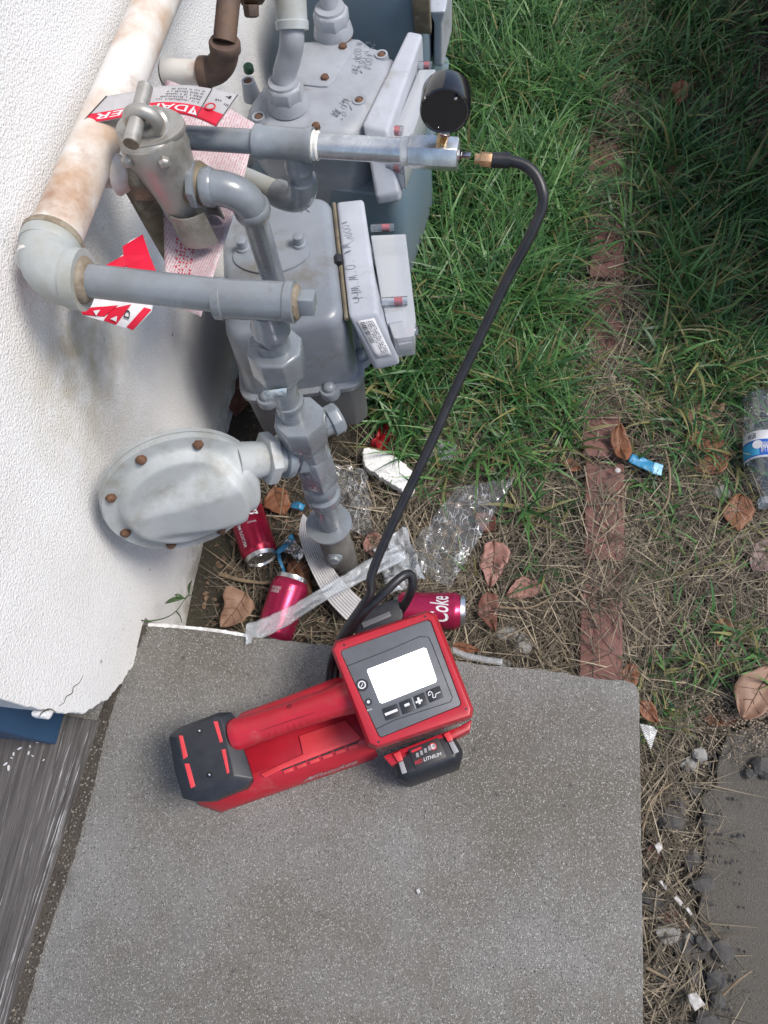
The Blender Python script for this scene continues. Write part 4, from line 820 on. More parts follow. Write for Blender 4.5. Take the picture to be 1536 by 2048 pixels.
for k in range(5):
    greek(lambda u, v, k=k: fT(0.76-(0.34-0.02*k)*u, 0.50+0.095*k-0.06*v, 1.0e-3), DARKI, tg, 60+k)
b = MB(); b.tube([fT(0.855, 0.44)+Vector((math.cos(t)*0.0055, math.sin(t)*0.0045, 0.001)) for t in [i*2*math.pi/20 for i in range(20)]], 0.0010, 6, closed=True); b.build('printed_ring', REDI, tg)
greek(lambda u, v: fT(0.95-0.10*u, 0.90-0.14*v, 1e-3), DARKI, tg, 70, 2); greek(lambda u, v: fT(0.97-0.06*u, 0.66-0.08*v, 1e-3), DARKI, tg, 71, 4); greek(lambda u, v: fT(0.90-0.06*u, 0.72-0.08*v, 1e-3), DARKI, tg, 72, 4)

t2 = empty('danger_tag', at(240, 560, z=0.6), 'red and white danger tag hanging under the grey cross pipe', 'tag')
def P62(l): return [at(px, py, z=zz) for px, py, zz in l]
b = MB(); P = P62([(162, 540, .640), (205, 546, .640), (247, 508, .636), (246, 494, .636), (262, 480, .634), (286, 470, .633), (300, 512, .633), (318, 560, .630), (303, 622, .622), (266, 661, .620), (205, 642, .624), (166, 630, .628), (150, 590, .634)])
b.prism(P, Vector((0, 0, -0.0006))); b.build('tag_card', TAGW, t2, smooth=False)
for l in ([(246, 494, .6366), (286, 470, .6336), (300, 512, .6336), (320, 562, .6306), (264, 562, .632), (254, 532, .634), (205, 556, .638), (193, 562, .638), (212, 532, .638), (248, 512, .6366)], [(160, 539, .6406), (181, 540, .6406), (180, 562, .638), (172, 560, .638)], [(289, 616, .6236), (303, 620, .6226), (266, 661, .6206), (254, 655, .6212)], [(160, 618, .629), (236, 612, .6285), (208, 634, .6250), (166, 630, .6286)], [(226, 618, .6260), (262, 610, .626), (232, 650, .6232), (208, 642, .6246)]):
    b = MB(); P = P62(l); b.prism([p+Vector((0, 0, 0.0012)) for p in P], Vector((0, 0, -0.0010))); b.build('red_print', TAGR, t2, smooth=False)
for l in ([(188, 624, .6285), (202, 622, .628), (194, 634, .6275)], [(222, 640, .6256), (236, 634, .6256), (234, 646, .6246)]):
    b = MB(); b.add([p+Vector((0, 0, 0.0022)) for p in P62(l)], [(0, 1, 2)]); b.build('warning_triangle', WHITEI, t2, smooth=False)
pD = at(258, 638, z=0.6252); lettering('D', quadfn(pD, at(262, 622, z=0.6258), at(247, 634, z=0.6255)), DARKI, t2, bold=True)
pf = empty('notice_form', at(410, 440, z=0.58), 'pink printed notice paper hanging between the valve and the front meter', 'paper')
fP = lambda u, v: (at(330, 158, z=0.66)*(1-u)+at(513, 250, z=0.645)*u)*(1-v)+(at(325, 600, z=0.585)*(1-u)+at(405, 640, z=0.575)*u)*v+Vector((0, 0, 0.006*math.sin(3*u+5*v)))
b = sheet(fP, 14, 20); b.build('paper_sheet', PINKP, pf, solid=0.0004)
for k, v0 in enumerate((0.60, 0.68, 0.76, 0.84, 0.92)):
    greek(lambda u, v, v0=v0: fP(v0*0.9-0.33+0.05*v, 0.92-0.42*u)+Vector((0, 0, 0.0008)), REDI, pf, 80+k, 26)
# ================================================================== TYRE INFLATOR ON THE STEP
inf = empty('air_inflator', at(640, 1480, z=S), 'red and black cordless air inflator lying on the concrete step', 'air inflator')
def R3(pts, z_): return [at(px, py, z=z_) for px, py in pts]
ZT = 0.345
outer = [(667, 1299), (674, 1286), (853, 1226), (867, 1232), (941, 1417), (938, 1431), (754, 1492), (740, 1486)]
inner = [(681, 1306), (684, 1299), (855, 1239), (862, 1243), (922, 1405), (920, 1412), (763, 1475), (757, 1472)]
mid = [(662, 1299), (670, 1282), (854, 1221), (873, 1229), (947, 1417), (944, 1435), (754, 1499), (736, 1492)]
b = MB(); b.loft([R3(mid, 0.225), R3(mid, 0.300), R3(mid, 0.330), R3(outer, ZT), R3(inner, ZT), R3(inner, ZT-0.004)])
hd_ = b.build('head', REDP, inf, bevel=0.0012, angle=30)
b = MB(); I2 = R3([(682, 1306), (685, 1300), (854, 1240), (861, 1244), (921, 1405), (919, 1411), (763, 1474), (758, 1471)], ZT-0.0015); b.prism(I2, Vector((0, 0, -0.004))); pn = b.build('panel', PANELG, hd_, bevel=0.0005)
zp = ZT-0.0012
for q in (((692, 1333), (770, 1303), (840, 1273), (857, 1274), (864, 1288), (905, 1395), (901, 1404)), ((738, 1465), (790, 1440), (850, 1420), (901, 1404))):
    b = MB(); b.tube(R3(q, zp), 0.0004, 5); b.build('panel_groove', BLACKP, pn)
b = MB(); P = R3([(735, 1339), (847, 1296), (852, 1297), (873, 1359), (871, 1364), (765, 1406), (760, 1405), (735, 1343)], zp+0.0006); b.prism(P, Vector((0, 0, -0.0012))); b.build('screen', SCREEN, pn, bevel=0.0002)
def ring_(px, py, r0, r1, m, name, h=0.0010):
    c = at(px, py, z=zp); b = MB(); b.lathe(c, (0, 0, 1), [(0, r1), (h, r1), (h, r0), (h*0.4, r0*0.98)], 28); return b.build(name, m, pn)
ring_(724, 1370, 0.0052, 0.0078, BLACKP, 'power_button', 0.0008); ring_(724, 1370, 0.0036, 0.0052, WHITEI, 'power_ring', 0.0014)
b = MB(); b.lathe(at(724, 1370, z=zp), (0, 0, 1), [(0, 0.0035), (0.0017, 0.0034)], 24); b.build('power_centre', BLACKP, pn)
b = MB(); p = at(724, 1370, z=zp+0.0019); b.box(p, (0.0010, 0.0046, 0.0006), Matrix.Rotation(-0.35, 3, 'Z')); b.build('power_bar', WHITEI, pn)
ring_(737, 1404, 0.0020, 0.0044, BLACKP, 'light_button', 0.0008); ring_(737, 1404, 0.0004, 0.0020, WHITEI, 'light_dot', 0.0012)
greek(quadfn(at(733, 1424, z=zp+0.0004), at(750, 1417, z=zp+0.0004), at(732, 1420, z=zp+0.0004)), WHITEI, pn, 90, 7)
btn = [[(764, 1418), (793, 1407), (801, 1431), (772, 1441)], [(798, 1405), (820, 1396), (828, 1420), (806, 1429)], [(827, 1393), (848, 1384), (856, 1408), (835, 1417)], [(852, 1382), (879, 1371), (887, 1394), (860, 1405)]]
BT = []
for q in btn:
    b = MB(); b.prism(R3(q, zp+0.0012), Vector((0, 0, -0.002))); BT.append(b.build('button', BLACKP, pn, bevel=0.0005))
zb_ = zp+0.0015
def bar(q, par): b = MB(); b.add(R3(q, zb_), [(0, 1, 2, 3)]); b.build('symbol', WHITEI, par, smooth=False)
bar([(769, 1427), (794, 1417), (796, 1422), (771, 1432)], BT[0]); bar([(808, 1409), (818, 1405), (820, 1410), (810, 1414)], BT[1])
bar([(831, 1403), (844, 1398), (845, 1402), (832, 1407)], BT[2])
b = MB(); b.add([p+Vector((0, 0, 0.0003)) for p in R3([(834, 1396), (838, 1394), (842, 1407), (838, 1409)], zb_)], [(0, 1, 2, 3)]); b.build('symbol', WHITEI, BT[2], smooth=False)
b = MB(); b.tube(spline(R3([(862, 1388), (857, 1391), (857, 1385), (861, 1383), (865, 1388), (866, 1395), (871, 1394), (872, 1388), (881, 1384)], zb_), 4), 0.0006, 5); b.build('symbol', WHITEI, BT[3])
b = MB(); b.add(R3([(823, 1396), (825, 1395), (832, 1417), (830, 1418)], zb_), [(0, 1, 2, 3)]); b.build('divider', GREYI, pn, smooth=False)
# handle, body, end cap
b = MB(); hA, hB = at(464, 1473, z=0.294), at(710, 1390, z=0.302)
b.tube([hA+(hB-hA)*t for t in (0, 0.02, 0.06, 0.2, 0.5, 0.8, 0.95, 1)], [0.0190, 0.0215, 0.0220, 0.0195, 0.0188, 0.0198, 0.0225, 0.0240], 32); b.build('handle', REDP, inf)
b = MB(); gA, gB = at(478, 1452, z=0.275), at(690, 1373, z=0.283); b.tube([gA+(gB-gA)*t for t in (0, 0.05, 0.5, 0.95, 1)], [0.010, 0.0155, 0.0150, 0.0155, 0.012], 20); b.build('rear_rail', REDP, inf)
for t in (0.22, 0.34, 0.46, 0.58, 0.70, 0.82):
    b = MB(); p = gA+(gB-gA)*t+Vector((0, 0.004, 0.013)); b.box(p, (0.018, 0.004, 0.003), Matrix.Rotation(math.atan2((gB-gA).y, (gB-gA).x), 3, 'Z')); b.build('rib', REDP, inf, bevel=0.0008)
base = MB(); base.loft([R3([(450, 1490), (700, 1400), (748, 1520), (442, 1626), (398, 1612)], S+0.002), R3([(440, 1480), (700, 1385), (757, 1512), (446, 1621), (394, 1604)], 0.196), R3([(440, 1468), (700, 1380), (752, 1500), (482, 1600), (415, 1597)], 0.224), R3([(445, 1455), (692, 1375), (740, 1476), (520, 1560), (470, 1560)], 0.242)])
bo = base.build('body', REDP, inf, bevel=0.0025)
b = MB(); b.prism(R3([(520, 1548), (606, 1508), (598, 1472), (690, 1440), (722, 1475), (712, 1482), (560, 1540), (530, 1556)], 0.2455), Vector((0, 0, -0.005))); b.build('deck_plate', REDL, bo, bevel=0.001)
def slope(px, py): # point on the sloping front of the body
    k = 0.0
    best = None
    for z_ in (0.2255, 0.2385):
        pass
    return at(px, py, z=0.2405)
for k in range(6):
    a0 = (566+26*k, 1541-9.6*k); q = [(a0[0], a0[1]), (a0[0]+19, a0[1]-7), (a0[0]+21, a0[1]), (a0[0]+2, a0[1]+7)]
    b = MB(); b.prism(R3(q, 0.2425), Vector((0, 0, -0.006))); b.build('vent', REDL, bo, bevel=0.0006)
    b = MB(); q2 = [(q[0][0]-3, q[0][1]-2), (q[1][0]+2, q[1][1]-4), (q[1][0]+1, q[1][1]-1), (q[0][0]-2, q[0][1]+1)]; b.prism(R3(q2, 0.2432), Vector((0, 0, -0.004))); b.build('vent_slot', BLACKP, bo)
# maker's lettering low on the front face
A0, A1, B0, B1 = at(446, 1621, z=0.196), at(757, 1512, z=0.196), at(482, 1600, z=0.224), at(752, 1500, z=0.224)
def face_(u, v): return A0.lerp(A1, u).lerp(B0.lerp(B1, u), v)
fnm = (A1-A0).cross(B0-A0).normalized(); fnm = fnm if fnm.z > 0 else -fnm
lettering('Milwaukee', lambda u, v: face_(0.50+0.36*u, 0.16+0.66*v)+fnm*0.0012, flat('faded_pink_print', (0.50, 0.30, 0.30), 0.5), bo, bold=True, shear=0.3)
cap = MB(); cap.loft([R3([(420, 1500), (470, 1452), (512, 1565), (430, 1606)], 0.215), R3([(372, 1482), (468, 1430), (512, 1560), (398, 1606)], 0.262), R3([(341, 1474), (362, 1457), (436, 1427), (462, 1425), (506, 1556), (494, 1574), (392, 1604), (367, 1598)][0::2], 0.290)])
cap = MB()
ringA = [(345, 1478), (362, 1462), (438, 1430), (460, 1430), (474, 1470), (500, 1530), (508, 1560), (496, 1577), (424, 1604), (392, 1603), (371, 1596), (356, 1548)]
ringB = [(338, 1473), (356, 1456), (437, 1425), (462, 1424), (474, 1440), (488, 1500), (506, 1556), (492, 1573), (424, 1602), (390, 1603), (366, 1597), (350, 1545)]
ringC = [(352, 1475), (363, 1463), (432, 1432), (440, 1434), (449, 1462), (462, 1520), (468, 1550), (462, 1555), (400, 1583), (392, 1582), (381, 1574), (364, 1530)]
cap.loft([R3([(405, 1500), (415, 1492), (455, 1465), (475, 1462), (486, 1490), (503, 1540), (510, 1565), (498, 1578), (440, 1602), (425, 1603), (415, 1598), (410, 1560)], 0.205), R3(ringA, 0.262), R3(ringB, 0.290), R3(ringB, 0.298), R3(ringC, 0.308)])
co_ = cap.build('end_cap', BLACKP, inf, bevel=0.0012, angle=25)
for q in ([(358, 1471), (366, 1471), (376, 1513), (367, 1519)], [(369, 1527), (379, 1527), (391, 1572), (382, 1577)], [(427, 1443), (435, 1442), (446, 1483), (440, 1486)], [(443, 1499), (451, 1498), (459, 1545), (454, 1548)]):
    b = MB(); b.prism([p+Vector((0, 0, 0.0006)) for p in R3(q, 0.3085 if q[0][0] > 400 else 0.3075)], Vector((0, 0, -0.002))); b.build('slot', REDL, co_, bevel=0.0004)
for px, py in ((399, 1462), (419, 1550)):
    c = at(px, py, z=0.308); b = MB(); b.lathe(c, (0, 0, 1), [(0, 0.0040), (0.0008, 0.0040), (0.0008, 0.0028), (-0.0005, 0.0026)], 18); b.build('screw_well', BLACKG, co_)
    b = MB(); b.lathe(c, (0, 0, 1), [(-0.0006, 0.0020), (0.0004, 0.0018), (0.0006, 0.0008)], 6); b.build('screw', CHROME, co_)
# seams, screws and finger ridges
hx_ = (hB-hA).normalized(); hsd = Vector((-hx_.y, hx_.x, 0)); rr_ = 0.0236
b = MB(); b.tube([hA+(hB-hA)*t+Vector((0, 0, 0.0172))-hsd*0.0080 for t in (0.07, 0.3, 0.6, 0.92)], 0.0005, 5); b.build('seam', flat('dark_seam', (0.12, 0.006, 0.01), 0.6), inf)
for t in (0.10, 0.50, 0.88):
    c = hA+(hB-hA)*t+hsd*0.010+Vector((0, 0, 0.0160)); b = MB(); b.lathe(c, (Vector((0, 0, 1))+hsd*0.5), [(-0.001, 0.0032), (0.0004, 0.0030), (0.0004, 0.0022), (-0.0004, 0.002)], 14); b.build('screw', BLACKP, inf)
for k in range(9):
    t = 0.30+0.05*k; c = hA+(hB-hA)*t; b = MB()
    b.tube([c+(Vector((0, 0, math.cos(a)))-hsd*math.sin(a))*0.0190 for a in (0.75, 0.95, 1.15, 1.35)], 0.0007, 5); b.build('grip_rib', REDP, inf)
for px, py in ((688, 1290), (850, 1233), (932, 1418), (757, 1484)):
    c = at(px, py, z=ZT); b = MB(); b.lathe(c, (0, 0, 1), [(-0.001, 0.0016), (0.0002, 0.0015), (0.0002, 0.0008)], 10); b.build('screw', BLACKP, hd_)
b = MB(); sq = R3([(762, 1500), (830, 1476), (900, 1450), (940, 1436)], 0.300); b.tube([p+Vector((0, -0.0012, 0)) for p in sq], 0.0005, 5); b.build('seam', MATS['dark_seam'], hd_)
# battery pack
bt = MB(); bt.loft([R3([(800, 1535), (905, 1500), (922, 1525), (918, 1540), (820, 1575), (808, 1570)], S+0.004), R3([(786, 1512), (905, 1466), (927, 1508), (920, 1532), (814, 1572), (798, 1562)], 0.225), R3([(783, 1508), (903, 1462), (926, 1502), (919, 1525), (812, 1564), (797, 1556)], 0.252), R3([(790, 1508), (900, 1466), (914, 1500), (908, 1515), (818, 1548), (806, 1543)], 0.262)])
bo2 = bt.build('battery', BLACKP, inf, bevel=0.0025)
zl = 0.2635
b = MB(); b.prism(R3([(816, 1499), (876, 1475), (893, 1514), (832, 1539)], zl), Vector((0, 0, -0.003))); lb2 = b.build('battery_label', flat('battery_label_black', (0.03, 0.03, 0.033), 0.4), bo2, bevel=0.0006)
lettering('LITHIUM', quadfn(at(848, 1523, z=zl+3e-4), at(884, 1511, z=zl+3e-4), at(846, 1516, z=zl+3e-4)), WHITEI, lb2, bold=True, shear=0.2)
lettering('RED', quadfn(at(831, 1530, z=zl+3e-4), at(846, 1524, z=zl+3e-4), at(829, 1523, z=zl+3e-4)), REDI, lb2, bold=True, shear=0.2)
c = at(866, 1493, z=zl); b = MB(); b.lathe(c, (0, 0, 1), [(0, 0.0048), (0.0005, 0.0048), (0.0005, 0.0036)], 24); b.build('emblem_ring', REDI, lb2)
b = MB(); b.lathe(c, (0, 0, 1), [(0, 0.0036), (0.0007, 0.0034)], 20); b.build('emblem', WHITEI, lb2)
lettering('18', quadfn(at(862, 1497, z=zl+9e-4), at(871, 1494, z=zl+9e-4), at(860, 1491, z=zl+9e-4)), DARKI, lb2)
for k in range(4):
    p = at(835+8*k, 1510-4.5*k, z=zl+4e-4); b = MB(); b.box(p, (0.0036, 0.0056, 0.0006), Matrix.Rotation(0.3, 3, 'Z')); b.build('charge_light', GREYI, lb2)
b = MB(); b.add([p for p in R3([(822, 1501), (842, 1493), (844, 1497), (824, 1506)], zl+3e-4)], [(0, 1, 2, 3)]); b.build('red_print', REDI, lb2, smooth=False)
for q1, q2 in (([(786, 1508), (800, 1502), (806, 1520), (796, 1524)], [(797, 1525), (806, 1521), (814, 1545), (804, 1548)]), ([(887, 1468), (898, 1463), (906, 1480), (896, 1484)], [(897, 1485), (906, 1481), (918, 1503), (908, 1508)])):
    b = MB(); b.prism(R3(q1, 0.267), Vector((0, 0, -0.008))); b.build('latch', REDL, bo2, bevel=0.0008)
    b = MB(); b.prism(R3(q2, 0.265), Vector((0, 0, -0.008))); b.build('latch_grip', GREYI, bo2, bevel=0.0008)
b = MB(); b.prism(R3([(765, 1512), (920, 1452), (944, 1438), (940, 1460), (905, 1478), (782, 1532)], 0.262), Vector((0, 0, -0.04))); b.build('battery_bay', REDP, inf, bevel=0.003)
# hose clip
b = MB(); b.prism(R3([(704, 1238), (718, 1222), (792, 1196), (801, 1203), (807, 1232), (800, 1246), (722, 1278), (712, 1270)], 0.300), Vector((0, 0, -0.055))); cl = b.build('hose_clip', BLACKP, inf, bevel=0.004)
b = MB(); b.prism(R3([(722, 1246), (779, 1222), (783, 1232), (727, 1256)], 0.3025), Vector((0, 0, -0.004))); b.build('clip_bar', PANELG, cl, bevel=0.001)
# hose: fitting at the coupling, long drop, run round the clip
hz = [(984, 320, 0.694), (1015, 321, 0.693), (1048, 330, 0.690), (1072, 352, 0.684), (1085, 385, 0.675), (1084, 415, 0.664), (1068, 455, 0.650), (1043, 505, 0.630), (1010, 568, 0.605), (955, 685, 0.560), (905, 790, 0.520), (865, 880, 0.490), (820, 975, 0.455), (782, 1055, 0.425), (758, 1110, 0.400), (742, 1155, 0.380), (741, 1185, 0.360), (722, 1216, 0.335), (690, 1262, 0.305), (668, 1310, 0.275), (660, 1352, 0.245), (661, 1385, 0.222)]
b = MB(); b.tube(spline([at(px, py, z=z_) for px, py, z_ in hz], 8), 0.0060, 20); hs_ = b.build('hose', RUBBER, inf)
hz2 = [(672, 1390, 0.222), (670, 1350, 0.245), (676, 1312, 0.270), (700, 1262, 0.300), (735, 1218, 0.335), (772, 1182, 0.350), (800, 1156, 0.352), (817, 1148, 0.346), (825, 1158, 0.338), (823, 1180, 0.325), (812, 1204, 0.305), (798, 1226, 0.285)]
b = MB(); b.tube(spline([at(px, py, z=z_) for px, py, z_ in hz2], 8), 0.0060, 20); b.build('hose_loop', RUBBER, inf)
h0, h1 = at(962, 318, z=0.694), at(988, 320, z=0.694)
b = MB(); b.cyl(at(950, 317, z=0.694), h1, 0.0054, seg=18); b.cyl(h0, at(984, 320, z=0.694), 0.0080, seg=6); b.build('hose_nut', COPPER, hs_, bevel=0.0004)
b = MB(); b.cyl(at(984, 320, z=0.694), at(1020, 321, z=0.693), 0.0082, seg=22); b.build('hose_sleeve', RUBBER, hs_)

# ================================================================== LITTER
KEEP = []   # (x, y, r) spots where grass is pressed flat
def keep(p, r): KEEP.append((p.x, p.y, r))
def can(c, axis, m, label, roll=0.0, crush=0.0, base_end=True, letters=()):
    L = 0.122; a = Vector(axis).normalized(); c = Vector(c); o = empty('drink_can', c, label, 'can', 'drink cans dropped on the soil')
    u = Vector((0, 0, 1)); u = (u-a*u.dot(a)).normalized(); w = a.cross(u)
    def wob(t, th): return 1.0-crush*max(0, math.sin(t*math.pi))*(0.5+0.5*math.cos(2*th+1.0))*0.35
    b = MB(); prof = [(0.006, 0.0265), (0.010, 0.0298), (0.016, 0.0325), (0.020, 0.0331), (0.05, 0.0331), (0.08, 0.0331), (0.102, 0.0331), (0.106, 0.0325), (0.112, 0.0290), (0.116, 0.0275)]
    rings = [[c+a*(t-L/2)+(u*math.cos(th)+w*math.sin(th))*r*wob(t/L, th) for th in [2*math.pi*k/40 for k in range(40)]] for t, r in prof]
    b.loft(rings); body = b.build('can_body', m, o)
    b = MB(); b.lathe(c-a*(L/2), a, [(0.0075, 0.0298), (0.004, 0.0262), (0.0, 0.0240), (0.0006, 0.0225), (0.004, 0.0200), (0.009, 0.011), (0.0105, 0.001)], 40); b.build('can_base', CANA, o)
    b = MB(); b.lathe(c+a*(L/2), a, [(-0.008, 0.0284), (-0.003, 0.0272), (0.0, 0.0270), (0.0, 0.0252), (-0.004, 0.0235), (-0.004, 0.001)], 40); b.build('can_lid', CANA, o)
    b = MB(); b.lathe(c+a*(L/2-0.0036)+u*0.006, a, [(0, 0.009), (0.0012, 0.0085)], 16); b.build('ring_pull', CANA, o)
    for body_t, th0, th1, t0, t1, along, kw in letters:
        def fn(x, y, th0=th0, th1=th1, t0=t0, t1=t1, along=along):
            if along: t = t0+(t1-t0)*x; th = th0+(th1-th0)*y
            else: th = th0+(th1-th0)*x; t = t0+(t1-t0)*y
            th += roll; r = 0.0336*wob(t/L, th); return c+a*(t-L/2)+(u*math.cos(th)+w*math.sin(th))*r
        lettering(body_t, fn, WHITEI, body, **kw)
    keep(c, 0.055); return o
# can 1: base towards the camera
p0, p1 = at(523, 1118, z=0.036), at(489, 1015, z=0.034); ca = (p0-p1).normalized()
can((p0+p1)/2-ca*0.004, ca, CANR, 'dark red drink can lying under the gas regulator, silver lid toward viewer', letters=(('RECYCLE ME', 0.62, 0.42, 0.100, 0.055, True, dict(bold=True)), ('Coca', 0.75, -0.75, 0.030, 0.052, False, dict(bold=True, shear=0.4)), ('ORIGINAL', 0.0, -0.5, 0.0605, 0.057, False, {})))
p0, p1 = at(578, 1178, z=0.040), at(551, 1262, z=0.034); ca = (p0-p1).normalized()
can((p0+p1)/2, ca, CANLIT, 'red drink can, pink highlight painted in, under the clear strip at the step edge', letters=(('12 FL OZ', 0.55, 0.25, 0.098, 0.093, False, {}), ('DELICIOUS', -0.15, -0.75, 0.094, 0.089, False, {}), ('REFRESHING', -0.2, -0.75, 0.088, 0.083, False, {})))
p0, p1 = at(912, 1222, z=0.034), at(806, 1220, z=0.034); ca = (p0-p1).normalized()
can((p0+p1)/2, ca, CANLIT, 'red drink can, pink highlight painted in, with white script behind the inflator head', crush=0.5, letters=(('Coke', 0.85, -0.75, 0.094, 0.062, False, dict(bold=True, shear=0.3)),))

# polystyrene, wrappers, films
def crumple(fn, nu, nv, amp, freq, seed):
    def g(u, v):
        p = fn(u, v); q = Vector((p.x*freq, p.y*freq, seed)); return p+Vector((0.3*amp*mnoise.noise(q+Vector((9, 0, 0))), 0.3*amp*mnoise.noise(q+Vector((0, 9, 0))), amp*(0.6+mnoise.noise(q)+0.5*mnoise.noise(q*2.3))))
    return sheet(g, nu, nv)
def bil(px4, z_):
    P = [at(px, py, z=z_) for px, py in px4]
    return lambda u, v: (P[0]*(1-u)+P[1]*u)*(1-v)+(P[3]*(1-u)+P[2]*u)*v
b = MB(); out_ = [(724, 898), (732, 893), (752, 898), (778, 906), (800, 918), (818, 934), (830, 950), (828, 978), (814, 987), (796, 976), (772, 962), (752, 948), (730, 934), (724, 915)]
ringp = []
for i_, p_ in enumerate(spline([at(px, py, z=0.040) for px, py in out_+out_[:1]], 5)[:-1]): ringp.append(p_+Vector((0.0035*mnoise.noise(Vector((i_*0.8, 0, 8))), 0.0035*mnoise.noise(Vector((i_*0.8, 5, 8))), 0.004*mnoise.noise(Vector((i_*0.2, 2, 1))))))
cen_ = sum(ringp, Vector())/len(ringp)
b.loft([[Vector((p.x, p.y, 0.022)) for p in ringp], [p-Vector((0, 0, 0.006)) for p in ringp], [cen_+(p-cen_)*0.94 for p in ringp]]); b.build('foam_piece', FOAM, None, bevel=0.002, label='torn white polystyrene foam piece beside the black hose', cat='foam'); keep(cen_, 0.06)
b = crumple(bil([(735, 915), (770, 935), (802, 862), (764, 846)], 0.014), 14, 18, 0.016, 60, 1.0); b.build('red_wrapper', REDFOIL, None, solid=0.0004, label='crumpled dark red wrapper behind the white foam piece', cat='wrapper'); keep(at(768, 880, z=0), 0.035)
b = crumple(bil([(800, 1120), (900, 1178), (1030, 958), (915, 975)], 0.022), 40, 60, 0.006, 45, 2.0); b.build('clear_bag', FILM1, None, label='crinkled clear plastic bag lying on dry grass right of the hose', cat='plastic bag'); keep(at(910, 1060, z=0), 0.10); keep(at(960, 1000, z=0), 0.07)
b = crumple(bil([(684, 1060), (745, 1075), (738, 950), (672, 930)], 0.03), 24, 34, 0.018, 45, 3.0); b.build('clear_wrapper', FILM1, None, label='crumpled clear plastic wrapper beside the riser washer', cat='wrapper'); keep(at(712, 1000, z=0), 0.05)
b = crumple(bil([(835, 935), (905, 920), (915, 890), (850, 875)], 0.02), 14, 12, 0.012, 60, 4.0); b.build('clear_wrapper', FILM2, None, label='small pale plastic scrap half hidden behind the hose', cat='wrapper', solid=0.0003); keep(at(870, 910, z=0), 0.03)
b = crumple(bil([(780, 1195), (850, 1160), (815, 1060), (745, 1100)], 0.035), 22, 26, 0.020, 40, 5.0); b.build('plastic_sheet', FILM2, None, label='milky plastic sheet under the hose loop', cat='plastic', solid=0.0003); keep(at(800, 1130, z=0), 0.05)
# long clear strip bridging from the soil on to the step
topc = [(492, 1248), (560, 1222), (640, 1178), (720, 1128), (800, 1088)]; botc = [(490, 1292), (570, 1254), (660, 1196), (735, 1158), (815, 1118)]
zz_ = [S+0.006, 0.150, 0.105, 0.075, 0.060]
Ta = spline([at(px, py, z=q) for (px, py), q in zip(topc, zz_)], 12); Ba = spline([at(px, py, z=q) for (px, py), q in zip(botc, zz_)], 12)
def strip(u, v):
    x = u*(len(Ta)-1); i = min(int(x), len(Ta)-2); f = x-i; p = (Ta[i]+(Ta[i+1]-Ta[i])*f)*v+(Ba[i]+(Ba[i+1]-Ba[i])*f)*(1-v)
    return p+Vector((0, 0, 0.006*mnoise.noise(Vector((u*16, v*3, 0)))))
sheet(strip, 60, 8).build('plastic_strip', FILM2, None, label='long clear plastic strip bridging from the soil to the step edge', cat='plastic strip', solid=0.0004)
# pale ribbed card strip under the washer
la_ = [(606, 1028), (598, 1060), (606, 1100), (624, 1145), (652, 1195), (690, 1236)]; ra_ = [(618, 1040), (634, 1075), (652, 1112), (676, 1150), (706, 1182), (742, 1214)]
Lc, Rc = spline([at(px, py, z=0.055) for px, py in la_], 10), spline([at(px, py, z=0.050) for px, py in ra_], 10); n = len(Lc)
def ribb(u, v):
    x = u*(n-1); i = min(int(x), n-2); f = x-i; p = (Lc[i]+(Lc[i+1]-Lc[i])*f)*(1-v)+(Rc[i]+(Rc[i+1]-Rc[i])*f)*v
    return p+Vector((0, 0, 0.0011*math.sin(v*math.pi*18)-0.012*u))
sheet(ribb, 50, 72).build('card_strip', CARD, None, label='curved pale ribbed strip lying against the riser foot', cat='strip', solid=0.0008)
for k in range(3): keep(at(640+25*k, 1110+40*k, z=0), 0.05)
# blue and silver snack wrapper
sw_ = empty('snack_wrapper', at(590, 1110, z=0.01), 'blue and silver foil snack wrapper between the cans and ribbed strip', 'wrapper')
crumple(bil([(556, 1100), (600, 1128), (612, 1108), (590, 1082)], 0.024), 16, 14, 0.018, 80, 7.0).build('foil', SILVER, sw_, solid=0.0003)
b = crumple(bil([(551, 1106), (558, 1112), (590, 1082), (585, 1068)], 0.034), 10, 6, 0.006, 60, 8.0); b.build('blue_edge', BLUEW, sw_, solid=0.0004)
b = crumple(bil([(553, 1108), (560, 1106), (572, 1148), (568, 1152)], 0.030), 8, 6, 0.005, 60, 9.0); b.build('blue_edge', BLUEW, sw_, solid=0.0004); keep(at(585, 1105, z=0), 0.05)
b = crumple(bil([(580, 1015), (606, 1024), (612, 1012), (588, 1004)], 0.02), 8, 6, 0.010, 60, 10.0); b.build('blue_scrap', BLUEW, None, solid=0.0004, label='small blue wrapper scrap behind the ribbed strip', cat='wrapper'); keep(at(596, 1014, z=0), 0.03)
bw = empty('blue_wrapper', at(1290, 930, z=0.0), 'bright blue torn wrapper strip beside the brick edging', 'wrapper')
crumple(bil([(1256, 926), (1304, 948), (1312, 928), (1262, 908)], 0.030), 14, 8, 0.006, 50, 11.0).build('strip', BLUEW, bw, solid=0.0004)
crumple(bil([(1301, 947), (1322, 952), (1327, 930), (1307, 926)], 0.0315), 6, 6, 0.003, 50, 12.0).build('pale_end', flat('pale_blue_print', (0.30, 0.58, 0.78), 0.4), bw, solid=0.0004); keep(at(1290, 930, z=0), 0.035)
# flat tape along the step edge
ta = [(905, 1293), (930, 1304), (965, 1312), (1005, 1318)]; T_ = spline([at(px, py, z=0.150) for px, py in ta], 8); B2 = spline([at(px, py+13, z=0.150) for px, py in ta], 8)
b = MB()
for i in range(len(T_)-1): b.add([T_[i], B2[i], B2[i+1], T_[i+1]], [(0, 1, 2, 3)])
b.build('plastic_strap', FILM2, None, label='flat clear plastic strap along the step edge right of the inflator', cat='strap', solid=0.0006)

